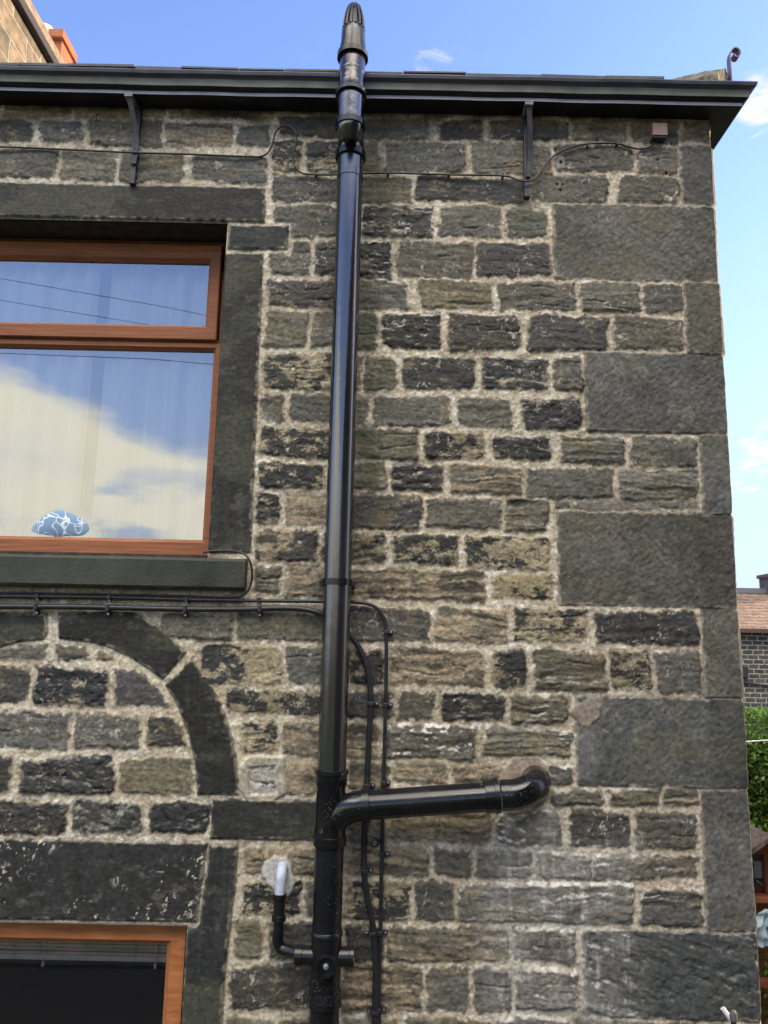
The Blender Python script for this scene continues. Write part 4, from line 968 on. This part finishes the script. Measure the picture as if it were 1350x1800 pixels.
# ------------------------------------------------------------------ things at the foot of the corner
c = P(1270, 1772, -.07); m_ = MB(); m_.tube([c, c+Vector((.09, -.02, -.12)), c+Vector((.45, -.25, -1.72))], .009, 12); o = m_.build('white_rod', mat('white_rod', (.75, .75, .75), .35)); tag(o, 'white plastic rod leaning on the wall foot of the corner', 'rod')
c = P(1289, 1780, -.09); po = empty('post', 'slim dark post with a rounded grey cap in front of the bottom quoin', 'post', (c.x, c.y, 0))
m_ = MB(); m_.tube([(c.x, c.y, 0), (c.x, c.y, c.z-.01)], .010, 12); m_.build('shaft', M_CLIP, po)
m_ = MB(); m_.rings([(c.x, c.y, c.z-.03), (c.x, c.y, c.z+.03)], [(0, .009), (.004, .013), (.028, .013), (.036, .009), (.04, .003)], 16); m_.build('cap', mat('grey_rubber', (.09, .09, .09), .6), po)

# ------------------------------------------------------------------ neighbouring chimney, upper left
ch = empty('chimney_stack', 'tall stone chimney stack of the neighbouring house catching low sun', 'chimney', (-3.9, 3, 5.5))
cxf = at(88, 115, 3.5)[0]; zband = at(88, 117, 3.5)[1]-.0
M_CH = None
def block_mat(name, c1_, c2_, mortar, sx_, sz_, scale=1):
    m = bpy.data.materials.new(name); m.use_nodes = True; T = m.node_tree; b = T.nodes['Principled BSDF']
    tn = T.nodes.new('ShaderNodeTexCoord'); sp = T.nodes.new('ShaderNodeSeparateXYZ'); T.links.new(tn.outputs['Object'], sp.inputs[0])
    cb_ = T.nodes.new('ShaderNodeCombineXYZ'); T.links.new(mth('ADD', sp.outputs[0], sp.outputs[1], tree=T), cb_.inputs[0]); T.links.new(sp.outputs[2], cb_.inputs[1])
    nn = T.nodes.new('ShaderNodeTexNoise'); nn.inputs['Scale'].default_value = 6; T.links.new(tn.outputs['Object'], nn.inputs[0])
    vm = T.nodes.new('ShaderNodeVectorMath'); vm.operation = 'MULTIPLY_ADD'; T.links.new(nn.outputs['Color'], vm.inputs[0]); vm.inputs[1].default_value = (.04, .03, 0); T.links.new(cb_.outputs[0], vm.inputs[2])
    br_ = T.nodes.new('ShaderNodeTexBrick'); T.links.new(vm.outputs[0], br_.inputs[0]); br_.inputs['Scale'].default_value = 1; br_.inputs['Brick Width'].default_value = sx_; br_.inputs['Row Height'].default_value = sz_
    br_.inputs['Mortar Size'].default_value = .014*scale; br_.inputs['Mortar Smooth'].default_value = .4; br_.inputs['Color1'].default_value = (*c1_, 1); br_.inputs['Color2'].default_value = (*c2_, 1); br_.inputs['Mortar'].default_value = (*mortar, 1); br_.inputs['Bias'].default_value = -.1
    n2 = T.nodes.new('ShaderNodeTexNoise'); n2.inputs['Scale'].default_value = 9; n2.inputs['Detail'].default_value = 6; T.links.new(tn.outputs['Object'], n2.inputs[0])
    x = T.nodes.new('ShaderNodeMix'); x.data_type = 'RGBA'; x.blend_type = 'MULTIPLY'; x.inputs[0].default_value = 1; T.links.new(br_.outputs[0], x.inputs[6])
    r = T.nodes.new('ShaderNodeMapRange'); T.links.new(n2.outputs[0], r.inputs[0]); r.inputs[1].default_value = .3; r.inputs[2].default_value = .7; r.inputs[3].default_value = .55; r.inputs[4].default_value = 1.4
    T.links.new(r.outputs[0], x.inputs[7]); T.links.new(x.outputs[2], b.inputs['Base Color']); b.inputs['Roughness'].default_value = .85
    bn = T.nodes.new('ShaderNodeBump'); bn.inputs['Distance'].default_value = .02; T.links.new(mth('SUBTRACT', n2.outputs[0], br_.outputs['Fac'], tree=T), bn.inputs['Height']); T.links.new(bn.outputs[0], b.inputs['Normal'])
    return m
M_CH = block_mat('chimney_masonry', (.16, .13, .085), (.27, .20, .12), (.36, .31, .23), .55, .22)
m_ = MB(); m_.box((cxf-1.2, 1.2, 5.0), (cxf, 5.2, zband)); m_.build('stack', M_CH, ch, bevel=.01)
m_ = MB(); m_.box((cxf-1.25, 1.16, zband+.003), (cxf+.06, 5.24, zband+.10)); m_.build('string_course', mat('dark_string_stone', (.05, .042, .038), .8, noise=(12, .4), bump=(30, .01)), ch, bevel=.01)
m_ = MB(); m_.box((cxf-1.2, 1.2, zband+.103), (cxf+.02, 5.2, zband+.27)); m_.build('cap_course', mat('buff_cap_stone', (.30, .22, .14), .85, noise=(9, .4, (1, 1, 1)), bump=(25, .02)), ch, bevel=.02)
p0 = P(80, 66, 3.6)
pot = MB(); zt_ = zband+.34; yy = 3.25; xx0 = cxf-.22
pot.rings([(xx0, yy, zt_), (xx0, yy, zt_+1)], [(-.3, .10), (.2, .095), (.28, .09), (.30, .105), (.34, .108), (.36, .105), (.42, .085), (.36, .075)], 28)
o = pot.build('round_pot', mat('cream_pot', (.60, .52, .40), .7, noise=(8, .2)), None)
o.location = (at(79, 60, 4.3)[0]-xx0, 4.3-yy, at(79, 50, 4.3)[1]-(zt_+.42)); setpar(o, ch)
# square terracotta pot
qx, qz = at(100, 90, 4.0); qs = .20
zt3 = at(105, 67, 4.0)[1]; qp = MB(); x_l = at(88, 80, 4.0-.1)[0]; x_r = at(108, 80, 4.0-.1)[0]; sW = (x_r-x_l)
def sq(mb, x0, x1, y0, y1, z0, z1, f=1.0):
    cx_, cy_ = (x0+x1)/2, (y0+y1)/2; vs = [(x0, y0, z0), (x1, y0, z0), (x1, y1, z0), (x0, y1, z0)]+[(cx_+(a-cx_)*f, cy_+(b-cy_)*f, z1) for a, b in ((x0, y0), (x1, y0), (x1, y1), (x0, y1))]
    mb.add(vs, [(3, 2, 1, 0), (4, 5, 6, 7), (0, 1, 5, 4), (1, 2, 6, 5), (2, 3, 7, 6), (3, 0, 4, 7)])
sq(qp, x_l, x_r, 3.9, 4.22, zt3-1.1, zt3-.10, .92); sq(qp, x_l-.02, x_r+.02, 3.87, 4.25, zt3-.098, zt3, 1.0)
M_TER = mat('terracotta', (.42, .15, .075), .8, .3, noise=(7, .25), bump=(30, .004))
qp.build('square_pot', M_TER, ch, bevel=.008)

# ------------------------------------------------------------------ things behind, to the right
FY = 22.
M_FAR = block_mat('far_stone', (.045, .045, .042), (.085, .08, .065), (.33, .30, .22), .34, .15, 1.6)
fh = empty('stone_cottage', 'distant low stone cottage with brown roof, right of the corner quoins', 'house', (15, FY, 0))
z_e = at(1320, 1106, FY)[1]; z_r = at(1320, 1041, FY+3.0)[1]
m_ = MB(); m_.box((8, FY, -.5), (24, FY+6, z_e-.0)); m_.build('wall', M_FAR, fh)
m_ = MB(); m_.add([(7.8, FY-.25, z_e+.02), (24.2, FY-.25, z_e+.02), (24.2, FY+3, z_r), (7.8, FY+3, z_r), (7.8, FY-.25, z_e-.05), (24.2, FY-.25, z_e-.05), (24.2, FY+6.2, z_e), (7.8, FY+6.2, z_e)], [(0, 1, 2, 3), (4, 5, 1, 0), (3, 2, 6, 7), (0, 3, 7, 4)])
rr_ = m_.build('roof', block_mat('brown_stone_slates', (.20, .13, .085), (.26, .175, .115), (.09, .06, .045), .32, .115, .9), fh)
m_ = MB(); m_.box((7.8, FY+2.85, z_r-.04), (24.2, FY+3.15, z_r+.14)); m_.build('ridge', mat('grey_ridge', (.14, .145, .17), .8), fh)
m_ = MB(); m_.box((7.9, FY-.30, z_e-.12), (24.1, FY-.15, z_e-.0)); m_.build('gutter', mat('brown_gutter', (.08, .045, .03), .6), fh)
cx_, cz_ = at(1343, 1010, FY+3); m_ = MB(); m_.box((cx_, FY+2.6, z_r-.3), (cx_+1.1, FY+3.4, at(1345, 1016, FY+3)[1])); m_.box((cx_-.06, FY+2.54, at(1345, 1016, FY+3)[1]+.002), (cx_+1.16, FY+3.46, at(1345, 1010, FY+3)[1])); m_.build('chimney', mat('far_chimney', (.10, .09, .085), .9, noise=(3, .3)), fh)
fx, fz = at(1311, 1172, FY-.15); fs_ = MB(); fs_.box((fx-.13, FY-.22, fz-.38), (fx+.06, FY-.002, fz+.05)); fs_.add([], []); fs_.build('wall_lamp', M_CLIP, fh, bevel=.05)
m_ = MB(); m_.tube([(fx-1.0, FY-.06, fz-.50), (fx, FY-.06, fz-.50), (fx+.35, FY-.06, fz-.54), (fx+.9, FY-.06, fz-.60)], .03, 8); m_.build('cable', M_CLIP, fh)
GWY = 16.
gw = empty('garden_wall', 'low garden wall with cream coping between hedge and cottage', 'wall', (11, GWY, 0))
zc_ = at(1340, 1261, GWY)[1]; m_ = MB(); m_.box((5, GWY, -.5), (18, GWY+.3, zc_-.08)); m_.build('masonry', M_FAR, gw)
m_ = MB(); m_.box((5, GWY-.05, zc_-.078), (18, GWY+.35, zc_)); m_.build('coping', mat('cream_coping', (.62, .52, .38), .8, noise=(2, .15)), gw)
m_ = MB(); zr_ = at(1340, 1250, GWY+.2)[1]; m_.tube([(5, GWY+.15, zr_), (18, GWY+.15, zr_)], .035, 8); m_.build('rail', mat('blue_grey_rail', (.22, .30, .42), .5), gw)
# hedge
def leafcloud(name, n, fn, size, mats, parent=None):
    rs_ = np.random.RandomState(abs(hash(name)) % 1000 if False else 77)
    c, keepm = fn(n, rs_); n = len(c)
    d1 = rs_.normal(size=(n, 3)); d1 /= np.linalg.norm(d1, axis=1)[:, None]; d2 = np.cross(d1, rs_.normal(size=(n, 3))); d2 /= np.linalg.norm(d2, axis=1)[:, None]
    sz_ = size*rs_.uniform(.6, 1.3, (n, 1)); v = np.stack([c-d1*sz_, c+d2*sz_*.5, c+d1*sz_, c-d2*sz_*.5], 1).reshape(-1, 3)
    me = bpy.data.meshes.new(name); me.vertices.add(len(v)); me.vertices.foreach_set('co', v.astype(np.float32).ravel())
    me.loops.add(4*n); me.loops.foreach_set('vertex_index', np.arange(4*n, dtype=np.int32)); me.polygons.add(n); me.polygons.foreach_set('loop_start', np.arange(0, 4*n, 4, dtype=np.int32)); me.update(calc_edges=True)
    me.materials.append(mats); o = bpy.data.objects.new(name, me); COL.objects.link(o)
    if parent is not None: setpar(o, parent)
    return o
M_LEAF = bpy.data.materials.new('hedge_leaf'); M_LEAF.use_nodes = True; T = M_LEAF.node_tree; b = T.nodes['Principled BSDF']
tn = T.nodes.new('ShaderNodeTexCoord'); nn = T.nodes.new('ShaderNodeTexNoise'); nn.inputs['Scale'].default_value = 25; T.links.new(tn.outputs['Object'], nn.inputs[0])
cr2 = T.nodes.new('ShaderNodeValToRGB'); T.links.new(nn.outputs[0], cr2.inputs[0]); cr2.color_ramp.elements[0].position = .35; cr2.color_ramp.elements[1].position = .68
cr2.color_ramp.elements[0].color = (.04, .105, .018, 1); cr2.color_ramp.elements[1].color = (.20, .33, .055, 1); T.links.new(cr2.outputs[0], b.inputs['Base Color']); b.inputs['Roughness'].default_value = .5
tr = T.nodes.new('ShaderNodeBsdfTranslucent'); T.links.new(cr2.outputs[0], tr.inputs[0]); ms = T.nodes.new('ShaderNodeMixShader'); ms.inputs[0].default_value = .35; T.links.new(b.outputs[0], ms.inputs[1]); T.links.new(tr.outputs[0], ms.inputs[2]); T.links.new(ms.outputs[0], T.nodes['Material Output'].inputs[0])
HGY = 5.0; hz_ = at(1335, 1272, HGY)[1]
def hedge_fn(n, r):
    p = r.rand(n, 3); x = 2.2+p[:, 0]*4.3; d = p[:, 1]**1.6; u = p[:, 2]
    top = hz_-.04+.08*np.sin(x*3.1)+.06*np.sin(x*7.7)+.04*np.sin(x*17)
    z = u*top; y = HGY+d*.5+.10*np.sin(x*4+z*3)+.07*np.sin(x*11+z*9)-.05
    m = r.rand(n) < .3; z[m] = top[m]-r.rand(m.sum())**2*.1; y[m] = HGY+r.rand(m.sum())*1.2
    return np.stack([x, y, z+r.normal(size=n)*.02], 1), None
hg = empty('hedge', 'tall leafy green hedge behind the shed, sunlit along its top', 'hedge', (4, HGY, 0))
leafcloud('foliage', 52000, hedge_fn, .030, M_LEAF, hg)
m_ = MB(); m_.box((2.3, HGY+.42, 0), (6.4, HGY+1.1, hz_-.18)); m_.build('inner_twigs', mat('twig_dark', (.018, .028, .010), .95, noise=(30, .6)), hg)
# washing line
m_ = MB(); a = P(1290, 1305, 4.4); b_ = P(1352, 1301, 4.4); d_ = (b_-a); m_.tube([a-d_*6, a, b_, b_+d_*12], .006, 8); o = m_.build('washing_line', mat('white_line', (.8, .8, .78), .5)); tag(o, 'white washing line stretched in front of the green hedge', 'washing line')
# shed
SH = 2.4
M_WD = mat('red_brown_timber', (.13, .045, .022), .55, .4, noise=(6, .35, (1, 1, 9)), bump=(40, .002)); M_WD2 = mat('orange_brown_timber', (.23, .085, .035), .5, .4, noise=(6, .3, (1, 1, 9)), bump=(40, .002))
shd = empty('garden_shed', 'narrow red-brown timber shed with felt roof and glazed front, right of the corner', 'shed', (2.9, SH+.8, 0))
ra = P(1325, 1448, SH-.12); rb = P(1352, 1466, SH-.12); sl_ = (rb.z-ra.z)/(rb.x-ra.x); xa = 2.62; za = ra.z+sl_*(xa-ra.x); xb = 2.98; zb_ = ra.z+sl_*(xb-ra.x); xc = 2.26; zc2 = za-(xa-xc)*abs(sl_)
m_ = MB(); 
for (x0, z0, x1, z1) in ((xa, za, xb, zb_), (xa, za, xc, zc2)):
    vs = [(x0, SH-.16, z0-.035), (x1, SH-.16, z1-.035), (x1, SH+.2, z1-.035), (x0, SH+.2, z0-.035), (x0, SH-.16, z0), (x1, SH-.16, z1), (x1, SH+.2, z1), (x0, SH+.2, z0)]
    m_.add(vs, [(0, 1, 2, 3), (4, 5, 6, 7), (0, 1, 5, 4), (1, 2, 6, 5), (2, 3, 7, 6), (3, 0, 4, 7)])
m_.build('roof', mat('roof_felt', (.13, .11, .09), .9, noise=(30, .5), bump=(60, .006)), shd)
zf1 = at(1340, 1482, SH)[1]; zf0 = at(1340, 1500, SH)[1]
m_ = MB(); zg = lambda x: za-abs(x-xa)*abs(sl_)-.037
m_.prism([(2.46, zf1+.001), (2.78, zf1+.001), (xa, zg(xa))], SH, SH+.04); m_.build('gable_panel', M_WD, shd)
m_ = MB(); m_.box((2.2, SH-.04, zf0), (3.05, SH+.06, zf1)); m_.build('beam', M_WD, shd, bevel=.006)
zw1 = zf0-.001; zw0 = at(1345, 1572, SH)[1]
m_ = MB(); xp = at(1346, 1540, SH)[0]
for x in (2.25, xp, 2.95):
    m_ = MB(); m_.box((x, SH, zw0), (x+.055, SH+.05, zw1)); m_.build('window_post', M_WD, shd, bevel=.004)
m_ = MB(); m_.box((2.2, SH-.05, at(1340, 1587, SH-.03)[1]), (3.05, SH+.08, zw0-.001)); m_.build('sill', M_WD2, shd, bevel=.006)
m_ = MB(); x0, z0 = at(1326, 1543, SH+.06); x1, z1 = at(1345, 1514, SH+.06); m_.box((x0, SH+.055, z0), (x1+.01, SH+.06, z1)); m_.build('paper', mat('pinned_paper', (.62, .64, .66), .8, noise=(40, .12)), shd)
m_ = MB(); m_.tube([P(1330, 1548, SH+.07), P(1347, 1560, SH+.07)], .008, 6); m_.build('white_stick', mat('white_stick_paint', (.7, .7, .7), .5), shd)
pane('pane', 2.27, 2.98, zw0, zw1, SH+.03, M_GLASS2, shd)
m_ = MB(); m_.box((2.25, SH+.16, 0), (3.0, SH+.19, zf1)); m_.box((2.22, SH+.051, 0), (2.249, SH+.19, zf1)); m_.box((3.001, SH+.051, 0), (3.03, SH+.19, zf1)); m_.build('wall', M_WD, shd)
zl1 = at(1345, 1720, SH)[1]; zl0 = at(1345, 1733, SH)[1]
m_ = MB(); m_.box((2.2, SH-.03, zl0), (3.05, SH+.03, zl1)); m_.box((2.2, SH-.03, zl0-.3), (3.05, SH+.03, zl0-.24)); m_.build('rail', M_WD2, shd, bevel=.005)
# crumpled light-blue sheet hung in front
m_ = MB(); r_ = random.Random(8); NX, NZ = 14, 22; vs = []
tp = P(1346, 1598, SH-.2); bt = P(1346, 1665, SH-.2); 
for j in range(NZ+1):
    t = j/NZ
    for i in range(NX+1):
        u = i/NX-.5; wd = .06+.34*t**.7; vs.append((tp.x+.03+u*wd+.01*math.sin(t*9), SH-.2+.035*math.sin(u*26+t*4)+.02*math.sin(t*17+u*5), tp.z+(bt.z-tp.z)*t*(1-.14*abs(u))))
m_.add(vs, [(j*(NX+1)+i, j*(NX+1)+i+1, (j+1)*(NX+1)+i+1, (j+1)*(NX+1)+i) for j in range(NZ) for i in range(NX)], True)
o = m_.build('plastic_sheet', mat('pale_blue_sheet', (.42, .58, .66), .45, noise=(14, .3))); tag(o, 'crumpled pale blue plastic sheet hanging under the shed sill', 'plastic sheet')
sm = o.modifiers.new('solid', 'SOLIDIFY'); sm.thickness = .002
# shrub below
def shrub_fn(n, r):
    c = r.normal(size=(n, 3)); c /= np.linalg.norm(c, axis=1)[:, None]; c *= r.rand(n, 1)**.4; c = c*np.array([.75, .25, .62])+np.array([3.05, SH-.02+.32, .95]); return c, None
sh = empty('shrub', 'dark green shrub growing below the shed window', 'shrub', (3.05, SH+.3, 0)); leafcloud('foliage', 9000, shrub_fn, .03, M_LEAF, sh)
m_ = MB(); m_.tube([(3.05, SH+.3, 0), (3.06, SH+.3, .5), (3.02, SH+.3, .9)], [.03, .022, .012], 8); m_.build('stem', mat('bark', (.06, .045, .03), .9), sh)

# ------------------------------------------------------------------ ground and what stands behind the photographer (seen in reflections)
m_ = MB(); m_.add([(-300, -300, -.004), (300, -300, -.004), (300, 300, -.004), (-300, 300, -.004)], [(0, 1, 2, 3)]); o = m_.build('ground', mat('dark_paving', (.035, .035, .033), .9, noise=(1.5, .4), bump=(8, .02))); tag(o, None, None, kind='structure')
m_ = MB(); m_.add([(-30, -26, .002), (30, -26, .002), (30, -5.3, .002), (-30, -5.3, .002)], [(0, 1, 2, 3)]); o = m_.build('lawn', mat('lawn_green', (.035, .06, .018), .95, noise=(3, .4), bump=(30, .03))); tag(o, None, None, kind='structure')
rl = empty('railing', 'black iron railing of upright bars mirrored in the lower window', 'railing', (0, -5, 0))
m_ = MB()
for k in range(36): m_.tube([(-6+k*.24, -5, .02), (-6+k*.24, -5, 1.05)], .016, 6)
m_.build('bars', M_CLIP, rl); m_ = MB(); m_.box((-6.1, -5.02, 1.05), (2.6, -4.98, 1.09)); m_.box((-6.1, -5.015, .10), (2.6, -4.985, .13)); m_.build('rail', M_CLIP, rl)
for (qa, qb, lab) in (((0, 493), (370, 556), 'upper overhead wire mirrored across the whole top pane'), ((0, 530), (240, 571), 'lower overhead wire mirrored at the left of the top pane'), ((0, 618), (374, 636), 'lowest overhead wire mirrored along the top of the large pane')):
    A = Vector((at(*qa, 12.366)[0], -12, at(*qa, 12.366)[1])); B = Vector((at(*qb, 12.366)[0], -12, at(*qb, 12.366)[1])); dv = B-A
    m_ = MB(); pts = [A+dv*(t/4)+Vector((0, 0, .012*(t/4-.5)**2)) for t in range(-8, 20)]; m_.tube(curve(pts, 2), .0065, 6); o = m_.build('overhead_wire', M_CLIP); tag(o, lab, 'wire', 'overhead wires mirrored in the window')
oh = empty('opposite_house', 'dark stone house across the yard, mirrored along the right side of the soil pipe', 'house', (6, -8, 0))
m_ = MB(); m_.box((2.7, -15, 0), (9, -1.6, 7.2)); m_.build('wall', block_mat('opposite_stone', (.03, .03, .028), (.05, .048, .04), (.10, .09, .07), .4, .18), oh)
m_ = MB(); m_.add([(2.5, -15.2, 7.2), (2.5, -1.4, 7.2), (5.85, -1.4, 9), (5.85, -15.2, 9), (9.2, -15.2, 7.2), (9.2, -1.4, 7.2)], [(0, 1, 2, 3), (3, 2, 5, 4), (1, 5, 2), (0, 3, 4), (0, 4, 5, 1)]); m_.build('roof', M_SLATE, oh)

tr_ = empty('terrace', 'brown stone terrace far across the road, mirrored low in the soil pipe', 'terrace', (-14, -42, 0))
m_ = MB(); m_.box((-46, -48, 0), (12, -40, 4.6)); m_.build('wall', block_mat('terrace_stone', (.10, .07, .045), (.14, .10, .06), (.22, .18, .13), .45, .2), tr_)
m_ = MB(); m_.add([(-46.3, -39.7, 4.6), (12.3, -39.7, 4.6), (12.3, -44, 6.9), (-46.3, -44, 6.9), (-46.3, -48.3, 4.6), (12.3, -48.3, 4.6)], [(0, 1, 2, 3), (3, 2, 5, 4), (0, 3, 4), (1, 5, 2)]); m_.build('roof', M_SLATE, tr_)
